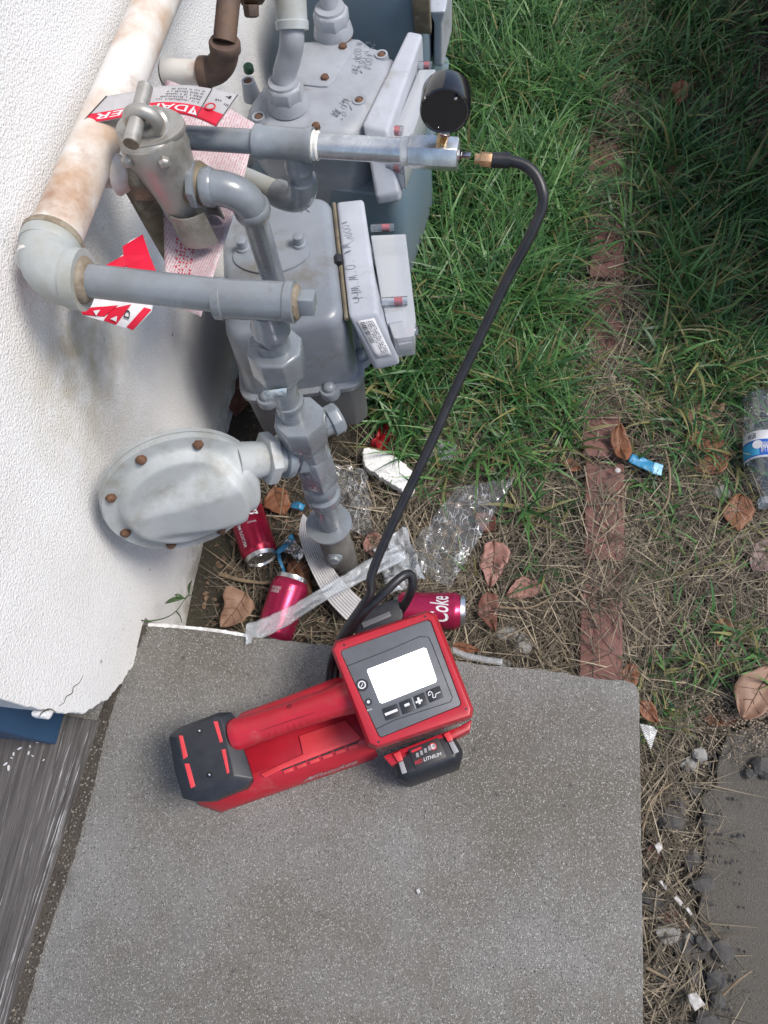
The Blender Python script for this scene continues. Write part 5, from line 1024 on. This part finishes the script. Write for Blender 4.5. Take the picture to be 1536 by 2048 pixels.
# water bottle cut by the right edge
BA, BB = at(1517, 790, z=0.034), at(1534, 1000, z=0.034); bd = (BB-BA).normalized(); BL = 0.205
bot = empty('water_bottle', (BA+BB)/2-Vector((0, 0, 0.036)), 'clear plastic water bottle with blue label at the right edge', 'bottle')
prof = [(0, 0.020), (0.003, 0.027), (0.010, 0.0318), (0.03, 0.0325), (0.052, 0.0320)]
t = 0.058
while t < 0.088: prof += [(t, 0.0328), (t+0.0045, 0.0300)]; t += 0.009
while t < 0.165: prof.append((t, 0.0322)); t += 0.008
prof += [(0.170, 0.0322), (0.182, 0.030), (0.196, 0.020), (0.204, 0.0125), (0.222, 0.0120)]
b = MB(); b.lathe(BA, bd, prof, 44); b.build('bottle_body', PETM, bot, angle=60)
ub = Vector((0, 0, 1)); ub = (ub-bd*ub.dot(bd)).normalized(); wb = bd.cross(ub)
def blab(t0, t1, th0, th1, r=0.0330): return lambda u, v: BA+bd*(t0+(t1-t0)*v)+(ub*math.cos(th0+(th1-th0)*u)+wb*math.sin(th0+(th1-th0)*u))*r
LB0, LB1 = 0.092, 0.146
b = sheet(blab(LB0, LB1, 0, 2*math.pi, 0.0329), 44, 2); lo = b.build('label_band', WHITEI, bot, solid=0.0002)
b = sheet(blab(LB0+0.018, LB1-0.004, 0, 2*math.pi, 0.0331), 44, 2); b.build('blue_print', flat('label_blue', (0.02, 0.10, 0.42), 0.35), lo, smooth=True)
b = sheet(blab(LB0+0.022, LB1-0.006, 0.55, 1.8, 0.0333), 14, 2); b.build('cyan_print', flat('label_cyan', (0.05, 0.36, 0.62), 0.35), lo, smooth=True)
lettering('WATER', blab(LB0+0.004, LB0+0.014, 1.15, 0.65, 0.0334), DARKI, lo, bold=True); greek(blab(LB0+0.024, LB1-0.010, 0.45, 0.0, 0.0334), WHITEI, lo, 95, 8)
bb = MB(); cth = 0.62; pc_ = BA+bd*(LB0+0.028)+(ub*math.cos(cth)+wb*math.sin(cth))*0.0336; nn = (ub*math.cos(cth)+wb*math.sin(cth)); bb.lathe(pc_, nn, [(0, 0.0085), (0.0003, 0.0083)], 20); bb.build('label_emblem', WHITEI, lo)
b = MB(); b.lathe(BA+bd*0.214, bd, [(0, 0.0150), (0.0005, 0.0152), (0.013, 0.0150), (0.014, 0.013)], 24); b.build('cap', FILM2, bot)
for k in range(4): keep(BA+bd*(0.02+0.055*k), 0.045)

# printed paper scrap and white bits by the step
b = crumple(bil([(1279, 1448), (1306, 1455), (1313, 1462), (1300, 1502)], 0.10), 10, 10, 0.006, 60, 13.0); b.build('printed_scrap', TEXTP, None, solid=0.0004, label='small printed paper scrap leaning on the step corner', cat='paper')
for k, (q, zq, lb_) in enumerate((([(1308, 1690), (1318, 1684), (1325, 1696), (1316, 1708)], 0.03, 'small white paper chip beside the reddish leaf near the step'), ([(1318, 1762), (1323, 1760), (1334, 1776), (1330, 1780)], 0.03, 'tiny white sliver in the gap below the white chip'), ([(1346, 1795), (1352, 1791), (1366, 1806), (1361, 1812)], 0.03, 'white strip of plastic lying beside the gap by the path'), ([(1371, 1818), (1375, 1813), (1385, 1828), (1381, 1831)], 0.03, 'white pointed shard next to the white plastic strip'), ([(1372, 1990), (1392, 1982), (1408, 2008), (1388, 2022)], 0.03, 'crumpled white tissue scrap at the lower right'), ([(1228, 938), (1240, 936), (1242, 948), (1230, 949)], 0.042, 'round white pebble on the brick edging'), ([(832, 1780), (838, 1776), (841, 1784), (836, 1789)], S+0.002, 'tiny white chip lying on the bare concrete step'))):
    if k == 5: b = MB(); b.lathe(at(1235, 942, z=zq), (0, 0, 1), [(0, 0.003), (0.001, 0.0052), (0.003, 0.005), (0.005, 0.002)], 9)
    else: b = crumple(bil(q, zq), 6, 6, 0.005 if k == 4 else 0.0015, 120, 14.0+k)
    b.build('white_chip' if k != 5 else 'pebble', SCRAP, None, solid=0.0006 if k != 5 else 0, label=lb_, cat='litter' if k != 5 else 'pebble', group='white scraps by the path')

# ================================================================== LEAVES
def leaf(px, py, ln_, wd, ang, mi, z_, label, curl=0.25, tilt=(0, 0), seed=0, fold=0.15):
    z_ = max(0.006, z_-0.014); ln_ *= 0.92; wd *= 0.88
    """dry leaf: pointed blade with midrib and side veins; ang is the pixel direction of the tip"""
    a = math.radians(ang); c = at(px, py, z=z_); tip = at(px+math.cos(a)*20, py+math.sin(a)*20, z=z_); d = (tip-c).normalized(); s_ = Vector((-d.y, d.x, 0))
    m_per_px = (tip-c).length/20; L = ln_*m_per_px; Wd = wd*m_per_px*0.5; r = random.Random(seed+px); NU, NV = 16, 10; ph = r.random()*6
    R = Matrix.Rotation(tilt[0], 3, d) @ Matrix.Rotation(tilt[1], 3, s_)
    k1, k2, sk, tw_ = r.uniform(0.55, 1.0), r.uniform(0.6, 0.95), r.uniform(-0.25, 0.25), r.uniform(-0.9, 0.9); sd_ = r.random()*50
    def f(u, v):
        t = u; y = (v-0.5)*2; sg = 1 if y > 0 else -1
        half = Wd*(math.sin(math.pi*min(1, t**k1))**k2)*(1+0.13*math.sin(7*t+ph+sg)+0.16*mnoise.noise(Vector((t*7, sg*3.0, sd_)))) if 0 < t < 1 else Wd*0.02
        lift = fold*abs(y)*half+curl*L*((t-0.5)**2)*1.2+tw_*y*half*(t-0.5)+0.10*L*mnoise.noise(Vector((t*3.2, y*1.6, sd_)))+0.03*L*mnoise.noise(Vector((t*9, y*5, sd_)))
        return c+R@(d*((t-0.5)*L)+s_*(y*half+sk*L*(t-0.5)**2)+Vector((0, 0, lift)))
    b = sheet(f, NU, NV); o = b.build('dry_leaf', LEAFM[mi], None, label=label, cat='leaf', group='dry leaves scattered on the ground', solid=0.0006, angle=70)
    b = MB(); b.tube([f(t, 0.5)+Vector((0, 0, 0.0006)) for t in [k/10 for k in range(11)]]+[], [0.0011*(1-0.6*k/10) for k in range(11)], 5); b.build('midrib', LEAFV, o)
    for k in range(3):
        for sg in (-1, 1):
            t0 = 0.22+0.2*k; b = MB(); b.tube([f(t0+0.16*q, 0.5+sg*0.42*q)+Vector((0, 0, 0.0005)) for q in (0, 0.35, 0.7, 1.0)], [0.0006, 0.0005, 0.0004, 0.0003], 4); b.build('vein', LEAFV, o)
    st = MB(); e = f(0.001, 0.5); st.tube([e, e-R@d*L*0.12+Vector((0, 0, -0.001)), e-R@d*L*0.22+Vector((0, 0, 0.002))], 0.0008, 5); st.build('stalk', LEAFV, o)
    keep(c, L*0.22); return o
LV = [
 (480, 795, 84, 44, 95, 3, .03, 'red brown leaf standing at the wall foot behind the riser', .2),
 (556, 1004, 66, 56, 70, 2, .03, 'orange brown leaf above the dark red can', .2),
 (470, 1222, 92, 82, 125, 0, .05, 'large round tan leaf with clear veins by the step edge', .1),
 (603, 1162, 100, 46, 60, 2, .025, 'long rust brown leaf beside the ribbed strip', .2),
 (748, 1092, 62, 44, 75, 1, .03, 'small pink leaf left of the hose near the riser foot', .15),
 (987, 1130, 104, 60, 95, 1, .03, 'pink oval leaf with dark nibbled holes right of the clear bag', .15),
 (1046, 1178, 82, 48, 160, 1, .03, 'pinkish leaf lying flat right of the nibbled pink leaf', .1),
 (978, 1228, 86, 46, 80, 3, .03, 'brown curled leaf right of the white script can', .6),
 (972, 1046, 56, 44, 40, 3, .03, 'dark red leaf on the edge of the clear bag', .5),
 (1014, 680, 74, 52, 10, 0, .05, 'tan broken leaf in the green grass right of the hose', .1),
 (846, 696, 62, 30, 80, 3, .04, 'narrow brown leaf below the meter index', .2),
 (1241, 893, 80, 40, 80, 2, .05, 'curled orange leaf resting on the brick edging', .9),
 (1140, 930, 52, 30, 20, 2, .03, 'small orange brown leaf in grass left of the bricks', .3),
 (1406, 826, 96, 52, 155, 0, .03, 'tan leaf in grass left of the water bottle', .15),
 (1412, 884, 86, 52, 10, 2, .035, 'large rust leaf with a hole left of the bottle label', .3),
 (1420, 932, 78, 46, 160, 2, .03, 'rust brown leaf just below the leaf with a hole', .5),
 (1474, 1026, 80, 58, 95, 2, .035, 'smooth rust brown oval leaf below the water bottle', .15),
 (1446, 1270, 66, 46, 100, 2, .03, 'orange brown leaf in dry grass at the right', .5),
 (1512, 1388, 130, 84, 120, 0, .05, 'large tan leaf cut by the right edge above the path', .25),
 (1526, 1112, 84, 56, 130, 4, .03, 'mauve grey leaf cut by the right edge', .15),
 (1360, 192, 58, 26, 100, 2, .06, 'bright rust leaf standing in the dark grass', .2),
 (1352, 352, 52, 34, 20, 3, .04, 'reddish leaf in the dark grass below the standing rust leaf', .2),
 (1092, 292, 42, 28, 70, 3, .05, 'small brown leaf in the grass right of the gauge', .2),
 (1262, 1352, 54, 40, 80, 2, .03, 'rust leaf tucked behind the far right step corner', .3),
 (932, 1296, 62, 22, 10, 2, .14, 'orange leaf sliver between step edge and clear strap', .2),
 (1298, 1424, 62, 40, 50, 2, .05, 'dark orange leaf beside the step near the printed scrap', .3),
 (1402, 540, 46, 18, 10, 0, .04, 'thin tan leaf in the dark grass right of the bricks', .2),
 (1310, 1706, 52, 44, 80, 3, .012, 'dark reddish leaf under the small white paper chip', .1),
 (1440, 1440, 80, 34, 5, 2, .01, 'dull orange leaf at the gravel edge of the path', .1),
 (1352, 1842, 66, 42, 20, 3, .008, 'reddish brown leaf under the white pointed shard', .1)]
for q in LV: leaf(*q[:8], curl=q[8], seed=3)

# ================================================================== STONES
def stone(px, py, s_, m, label, z_=0.0, grp='loose stones beside the path', flat_=0.6):
    c = at(px, py, z=z_); r = random.Random(px*7+py); rad = s_*0.5*1.32/FPX*0.86
    bm = bmesh.new(); bmesh.ops.create_icosphere(bm, subdivisions=2, radius=1.0); off = Vector((r.random()*9, r.random()*9, 0)); b = MB()
    V_ = []
    for v in bm.verts:
        n_ = v.co.normalized(); k = 1+0.45*mnoise.noise(n_*1.1+off)+0.25*mnoise.noise(n_*2.6+off); k = min(k, 0.75+0.35*abs(math.sin(off.x*3+n_.x*2))+0.3)
        q = n_*k; V_.append(c+Vector((q.x*rad*(1+0.25*math.sin(off.x)), q.y*rad, max(-0.2, q.z)*rad*flat_+rad*flat_*0.12)))
    b.add(V_, [tuple(v.index for v in f.verts) for f in bm.faces]); bm.free()
    return b.build('stone', m, None, label=label, cat='stone', group=grp, angle=14)
ST = [(1340, 1640, 58, 0, 'largest dark stone beside the step edge'), (1356, 1612, 38, 0, 'dark stone touching the upper side of the largest stone'), (1412, 1640, 24, 0, 'small round dark stone alone on the path'), (1528, 1535, 46, 0, 'dark stone cut by the right edge on the path'), (1502, 1547, 22, 0, 'small dark stone left of the stone at the right edge'), (1388, 1578, 30, 0, 'dark stone above the largest stone near the path edge'), (1378, 1529, 30, 1, 'grey stone below the grass tuft at the path corner'), (1400, 1510, 30, 1, 'pale stone nearest the grit patch at the path corner'), (1380, 1722, 46, 0, 'broad dark stone below the largest stone'), (1405, 1766, 38, 0, 'dark stone right of the white plastic strip'), (1338, 1868, 44, 1, 'long pale grey stone near the dark stone cluster'), (1380, 1868, 34, 1, 'pale stone touching the dark stone cluster'), (1364, 1898, 40, 0, 'left dark stone of the cluster of three'), (1392, 1906, 36, 0, 'middle dark stone of the cluster of three'), (1446, 1902, 38, 0, 'right dark stone of the cluster of three'), (1408, 1884, 30, 0, 'flat dark stone behind the cluster of three'), (1432, 1962, 34, 0, 'dark stone above the white tissue scrap'), (1392, 1952, 40, 0, 'mossy dark stone left of the tissue scrap'), (1434, 2002, 30, 0, 'dark stone right of the tissue scrap'), (1306, 1802, 42, 0, 'grey dark stone wedged against the step side'), (1412, 2042, 40, 0, 'dark stone at the bottom edge below the tissue'), (1046, 1292, 62, 1, 'pale rubble lump behind the step right of the strap'), (1016, 1270, 40, 1, 'small pale rubble lump beside the larger rubble lump'), (1440, 985, 44, 1, 'grey stone half buried left of the smooth oval leaf'), (1008, 1330, 26, 1, 'pale chip tucked against the step edge'), (1330, 1955, 36, 0, 'dark stone near the step at the lower right')]
for px, py, s_, k, lb_ in ST: stone(px, py, s_, STONED if k == 0 else STONEP, lb_, 0.016 if px > 1395 and py > 1500 else 0.004)

# ================================================================== WEED AND TWIGS
wd_ = empty('weed', at(375, 1205, z=0.0), 'thin dark weed sprouting where wall meets the step', 'weed')
for q in ([(296, 1243, .19), (330, 1236, .20), (352, 1222, .21), (370, 1198, .20)], [(352, 1222, .21), (360, 1232, .20), (364, 1246, .19)], [(370, 1198, .20), (378, 1190, .19), (392, 1196, .18)], [(296, 1243, .19), (282, 1240, .19), (270, 1232, .19)], [(282, 1240, .19), (275, 1225, .195), (262, 1214, .20)]):
    b = MB(); P = spline([at(px, py, z=z_) for px, py, z_ in q], 5); b.tube(P, [0.0012*(1-0.6*i/len(P)) for i in range(len(P))], 5); b.build('stem', WEEDM, wd_)
for (a, c_, w) in (((372, 1196, .20), (330, 1208, .20), 0.004), ((370, 1198, .20), (350, 1190, .21), 0.003), ((378, 1190, .19), (385, 1160, .15), 0.0025)):
    A_, C_ = at(a[0], a[1], z=a[2]), at(c_[0], c_[1], z=c_[2]); d = C_-A_; s_ = Vector((-d.y, d.x, 0)).normalized()
    b = sheet(lambda u, v: A_+d*u+s_*((v-0.5)*2*w*math.sin(math.pi*min(1, u*0.95+0.03)))+Vector((0, 0, 0.008*math.sin(3*u))), 8, 2); b.build('leaf_blade', WEEDM, wd_)
TW = [([(455, 985, .02), (470, 1060, .015), (466, 1120, .012)], .0035, 'thin dark twig left of the dark red can'), ([(440, 1148, .02), (480, 1160, .018), (530, 1166, .018), (560, 1160, .015)], .0045, 'dry brown stick between the two left cans'), ([(1330, 900, .03), (1340, 950, .035), (1332, 1010, .03), (1290, 1050, .02)], .0025, 'pale crooked stem right of the bricks'), ([(1285, 1660, .02), (1305, 1600, .03), (1345, 1566, .03)], .0022, 'thin forked twig beside the step above the largest stone'), ([(1292, 1935, .02), (1330, 1955, .02), (1350, 1968, .02)], .0025, 'short twig near the lower right dark stones'), ([(1446, 1990, .03), (1475, 1962, .04), (1503, 1942, .03)], .0018, 'thin straw stick on the path at lower right'), ([(1000, 1215, .03), (1060, 1215, .03), (1110, 1190, .03), (1170, 1150, .03)], .0020, 'long pale straw stem right of the brown curled leaf'), ([(560, 1030, .05), (566, 980, .06), (572, 940, .05)], .0012, 'thin stem beside the regulator corner')]
for q, r, lb_ in TW:
    b = MB(); P = spline([at(px, py, z=z_) for px, py, z_ in q], 6); b.tube(P, [r*(1-0.5*i/len(P)) for i in range(len(P))], 7); b.build('twig', TWIGM, None, label=lb_, cat='twig', group='dry twigs on the ground')

# ================================================================== GRASS
def hash_noise(x, y, s):
    return np.array([mnoise.noise(Vector((a*s, c*s, 5.0))) for a, c in zip(x, y)])
def blades(name, P, az, ln_, wd, lean, droop, cols, mname, label, cat, rough=0.5, seg=4):
    """P base points (n,3); builds n tapering curved strips in one mesh with a colour per blade"""
    n = len(P); t = np.linspace(0, 1, seg+1)
    d = np.stack([np.cos(az), np.sin(az)], 1); s_ = np.stack([-np.sin(az), np.cos(az)], 1)
    ang = lean[:, None]+droop[:, None]*t[None, :]          # angle from vertical along the blade
    st = ln_[:, None]/seg; hx = np.cumsum(np.sin(ang)*st, 1)-np.sin(ang[:, :1])*st; hz_ = np.cumsum(np.cos(ang)*st, 1)-np.cos(ang[:, :1])*st
    w = wd[:, None]*np.clip(1.0-t**1.6, 0.03, 1)[None, :]*0.5
    cx_ = P[:, 0:1]+d[:, 0:1]*hx; cy_ = P[:, 1:2]+d[:, 1:2]*hx; cz_ = np.maximum(P[:, 2:3]+hz_, 0.002+0.004*RNG.random((n, 1)))
    tw = 0.5*np.sin(az*7.0)[:, None]
    Lx = cx_-s_[:, 0:1]*w; Ly = cy_-s_[:, 1:2]*w; Lz = cz_-w*tw; Rx = cx_+s_[:, 0:1]*w; Ry = cy_+s_[:, 1:2]*w; Rz = cz_+w*tw
    Vv = np.stack([np.stack([Lx, Ly, Lz], 2), np.stack([Rx, Ry, Rz], 2)], 2).reshape(-1, 3)
    base = (np.arange(n)*(seg+1)*2)[:, None]; k = np.arange(seg)[None, :]*2; a = base+k
    Fq = np.stack([a, a+1, a+3, a+2], 2).reshape(-1, 4)
    me = bpy.data.meshes.new(name); me.vertices.add(len(Vv)); me.vertices.foreach_set('co', Vv.astype(np.float32).ravel())
    me.loops.add(Fq.size); me.loops.foreach_set('vertex_index', Fq.astype(np.int32).ravel()); me.polygons.add(len(Fq))
    me.polygons.foreach_set('loop_start', (np.arange(len(Fq))*4).astype(np.int32)); me.polygons.foreach_set('use_smooth', np.ones(len(Fq), bool))
    ca_ = me.color_attributes.new('blade_colour', 'FLOAT_COLOR', 'POINT'); cc = np.repeat(np.concatenate([cols, np.ones((n, 1))], 1), (seg+1)*2, 0); ca_.data.foreach_set('color', cc.astype(np.float32).ravel())
    me.update(calc_edges=True); me.validate()
    m = bpy.data.materials.new(mname); m.use_nodes = True; N = m.node_tree.nodes; L = m.node_tree.links; bs = N['Principled BSDF']
    va = N.new('ShaderNodeVertexColor'); va.layer_name = 'blade_colour'; L.new(va.outputs[0], bs.inputs['Base Color']); bs.inputs['Roughness'].default_value = rough
    tl = N.new('ShaderNodeBsdfTranslucent'); L.new(va.outputs[0], tl.inputs[0]); mx = N.new('ShaderNodeMixShader'); mx.inputs[0].default_value = 0.25
    L.new(bs.outputs[0], mx.inputs[1]); L.new(tl.outputs[0], mx.inputs[2]); L.new(mx.outputs[0], N['Material Output'].inputs['Surface'])
    me.materials.append(m); o = bpy.data.objects.new(name, me); COL.objects.link(o); return tag(o, label, cat, kind='stuff')
def scatter(n, x0, x1, y0, y1, dens):
    out = np.zeros((0, 2))
    while len(out) < n:
        q = np.stack([RNG.uniform(x0, x1, n), RNG.uniform(y0, y1, n)], 1); d = dens(q[:, 0], q[:, 1])
        out = np.concatenate([out, q[RNG.random(n) < d]])
    return out[:n]
def blocked(x, y, f=1.0):
    bl = np.zeros(len(x), bool)
    for kx, ky, kr in KEEP: bl |= (x-kx)**2+(y-ky)**2 < (kr*0.75*f)**2
    bl |= (y < 0.262) & (x < 0.77); bl |= (x > 0.90) & (y < 0.20); bl |= x > 1.085
    for (cx_, cy_, hw, hdp) in ((mc.x, mc.y, 0.11, 0.12), (0.205, 1.135, 0.15, 0.13), (0.215, 1.5, 0.14, 0.14)): bl |= (abs(x-cx_) < hw) & (abs(y-cy_) < hdp)
    return bl
def sstn(x, a, c): t = np.clip((x-a)/(c-a), 0, 1); return t*t*(3-2*t)
def green_d(x, y):
    g = sstn(y, 0.52, 0.90)*sstn(x, 0.22, 0.36); g = np.maximum(g, 0.30*sstn(y, 0.36, 0.55)*sstn(x, 0.42, 0.60))
    nz_ = hash_noise(x, y, 7.0); g = g*np.clip(0.58+1.1*nz_, 0.05, 1)
    g = g*np.where((x > 0.675) & (x < 0.775) & ((y < 0.38) | ((y > 0.61) & (y < 0.76)) | ((y > 0.90) & (y < 1.02)) | ((y > 1.08) & (y < 1.2)) | ((y > 1.34) & (y < 1.46))), 0.015, np.where((x > 0.685) & (x < 0.768) & (y < 1.6), 0.22, 1.0))
    g = g*np.where(x > 0.78, 0.75, 1.0)*np.where(x > 0.98, 0.45, 1.0)
    g = np.maximum(g, 0.9*np.exp(-((x-0.80)**2+(y-0.235)**2)/0.002)); g = np.maximum(g, 0.25*np.exp(-((x-0.90)**2+(y-0.32)**2)/0.006))
    g[blocked(x, y)] = 0; return np.clip(g, 0, 1)
def make_green(n, lmin, lmax, wmin, wmax, nm, mm, lb_):
    # blades grow in tufts
    T = scatter(n//9, 0.2, 1.09, 0.2, 2.35, green_d); P = np.repeat(T, 9, 0)+RNG.normal(0, 0.010, (len(T)*9, 2)); n2 = len(P)
    ok = ~blocked(P[:, 0], P[:, 1], 0.8); P = P[ok]; n2 = len(P)
    z_ = np.array([ground_h(a, c) for a, c in P]); base = np.stack([P[:, 0], P[:, 1], z_], 1)
    ln_ = RNG.uniform(lmin, lmax, n2)*(0.55+0.45*sstn(P[:, 1], 0.5, 1.1)); ln_ *= np.where(P[:, 0] > 0.78, 0.7, 1.0)*(1-0.45*np.exp(-((P[:, 0]-0.727)/0.09)**2))
    mixv = np.clip(RNG.random(n2)**1.4+0.35*hash_noise(P[:, 0], P[:, 1], 5.0), 0, 1)[:, None]
    c_a, c_b, c_c = np.array([0.026, 0.095, 0.030]), np.array([0.125, 0.270, 0.075]), np.array([0.27, 0.25, 0.10])
    col = c_a*(1-mixv)+c_b*mixv; yel = (RNG.random(n2) < 0.07+0.25*(1-sstn(P[:, 1], 0.7, 1.2))*0.5+0.10*(P[:, 0] > 0.78))[:, None]; col = np.where(yel, c_c*(0.6+0.5*mixv), col)
    return blades(nm, base, RNG.uniform(0, 2*np.pi, n2), ln_, RNG.uniform(wmin, wmax, n2), RNG.uniform(0.1, 0.75, n2), RNG.uniform(0.5, 1.6, n2), col, mm, lb_, 'grass', 0.42, 5)
make_green(24000, 0.06, 0.21, 0.0024, 0.0062, 'grass', 'grass_blade', 'green grass growing along the wall side of the yard')
make_green(3600, 0.10, 0.25, 0.0055, 0.0095, 'coarse_grass', 'coarse_grass_blade', 'broad coarse grass blades standing among the green grass')
def dry_d(x, y):
    g = 0.62+0.0*x; g = g*(1-0.70*sstn(y, 0.75, 1.2)*(x < 0.68)); nz_ = hash_noise(x, y, 6.0); g = g*(0.72+0.6*nz_)
    g = np.maximum(g, 0.9*np.exp(-((x-0.71)/0.10)**2)*np.exp(-((y-0.42)/0.12)**2)); g = np.maximum(g, 0.6*np.exp(-((x-0.70)/0.07)**2)*np.exp(-((y-0.98)/0.06)**2))
    g = g*np.where(x < 0.24, 0.25, 1.0)*np.where(x > 0.93, 0.75, 1.0)
    g = g*np.where((x > 0.692) & (x < 0.762) & ((y < 0.38) | ((y > 0.61) & (y < 0.76)) | ((y > 0.90) & (y < 1.02)) | ((y > 1.08) & (y < 1.2)) | ((y > 1.34) & (y < 1.46))), 0.10, 1.0)
    g = g*np.where((y < 0.26) & (x > 0.86), 0.4, 1.0)
    g[blocked(x, y, 0.9)] = 0; return np.clip(g, 0, 1)
Pd = scatter(36000, 0.06, 1.09, -0.25, 2.2, dry_d); nd = len(Pd); zd = np.array([ground_h(a, c) for a, c in Pd])+np.where((Pd[:, 0] > 0.69) & (Pd[:, 0] < 0.765) & (Pd[:, 1] > 0.26), 0.020, 0.0)
tone = RNG.random((nd, 1)); cd = np.array([0.42, 0.35, 0.25])*(0.35+0.85*tone**1.5)*np.where(RNG.random((nd, 1)) < 0.45, 0.35, 1.0)
blades('dry_grass', np.stack([Pd[:, 0], Pd[:, 1], zd+RNG.uniform(0, 0.012, nd)], 1), RNG.uniform(0, 2*np.pi, nd), RNG.uniform(0.02, 0.11, nd), RNG.uniform(0.0009, 0.0026, nd), RNG.uniform(1.0, 1.62, nd), RNG.uniform(-0.15, 0.45, nd), cd, 'straw', 'dry straw coloured grass matted over soil and bricks', 'dry grass', 0.6, 4)
# small leaf fragments trodden into the soil
fb_ = MB(); rf = random.Random(11)
for _ in range(900):
    x, y = (rf.uniform(0.02, 0.5), rf.uniform(0.27, 0.62)) if rf.random() < 0.65 else (rf.uniform(0.3, 1.05), rf.uniform(0.27, 1.6))
    if x < 0.02: continue
    R = Matrix.Rotation(rf.random()*6, 3, 'Z') @ Matrix.Rotation(rf.uniform(-0.5, 0.5), 3, 'X'); s_ = rf.uniform(0.002, 0.008); p = Vector((x, y, ground_h(x, y)+0.003))
    fb_.add([p+R@(Vector(q)*s_) for q in ((-1, -0.4, 0), (0.2, -0.7, 0.1), (1.1, 0.1, 0), (0.1, 0.6, 0.15), (-0.8, 0.4, 0))], [(0, 1, 2, 3, 4)])
fb_.build('leaf_litter', mat('leaf_crumbs', (0.13, 0.075, 0.045), 0.8, col2=(0.24, 0.17, 0.115), scale=60, col3=(0.05, 0.035, 0.025), scale3=40), None, smooth=False, label='brown leaf crumbs strewn on the soil between step and meters', cat='leaf litter', kind='stuff', origin=(0, 0, 0))
# gravel crumbs along the path and in the joint
def crumbs(name, n, fn, m, label, smin, smax):
    b = MB(); r = random.Random(len(label))
    for _ in range(n):
        p = fn(r)
        if p is None: continue
        s_ = r.uniform(smin, smax); R = Matrix.Rotation(r.random()*6, 3, 'Z') @ Matrix.Rotation(r.random()*6, 3, 'X')
        Q = [Vector((1, 0, 0)), Vector((-0.9, 0.2, 0)), Vector((0, 1, 0.1)), Vector((0.1, -0.8, 0)), Vector((0, 0, 0.8)), Vector((0, 0.1, -0.8))]
        b.add([p+R@(q*s_*r.uniform(0.7, 1.2)) for q in Q], [(0, 2, 4), (2, 1, 4), (1, 3, 4), (3, 0, 4), (2, 0, 5), (1, 2, 5), (3, 1, 5), (0, 3, 5)])
    return b.build(name, m, None, smooth=False, label=label, cat='gravel', kind='stuff', origin=(0, 0, 0))
def f_path(r):
    x = 0.775+abs(r.gauss(0, 0.07)); y = r.uniform(-0.25, 0.25); return Vector((x, y, 0.017 if x > 0.885 else ground_h(x, y)+0.002)) if x < 1.05 else None
def f_grit(r):
    x, y = r.gauss(0.97, 0.05), 0.235+r.gauss(0, 0.03); return Vector((x, y, 0.018))
def f_joint(r):
    y = r.uniform(-0.30, 0.10); t = r.random(); i = min(range(len(Rl)), key=lambda k: abs(Rl[k].y-y)); p = Rl[i].lerp(Rq[i], t); return Vector((p.x, y, z2+0.0008))
crumbs('gravel', 700, f_path, STONED, 'dark gravel crumbs in the gap between step and path', 0.0012, 0.0045)
crumbs('grit', 900, f_grit, mat('pale_grit', (0.24, 0.18, 0.13), 0.85, col2=(0.36, 0.30, 0.24), scale=200), 'pale brown grit heaped at the top of the path', 0.0010, 0.0028)
crumbs('joint_grit', 260, f_joint, mat('pale_sand_grit', (0.26, 0.235, 0.20), 0.85, col2=(0.10, 0.09, 0.075), scale=200), 'pale grit lying in the joint beside the sill', 0.0006, 0.0026)
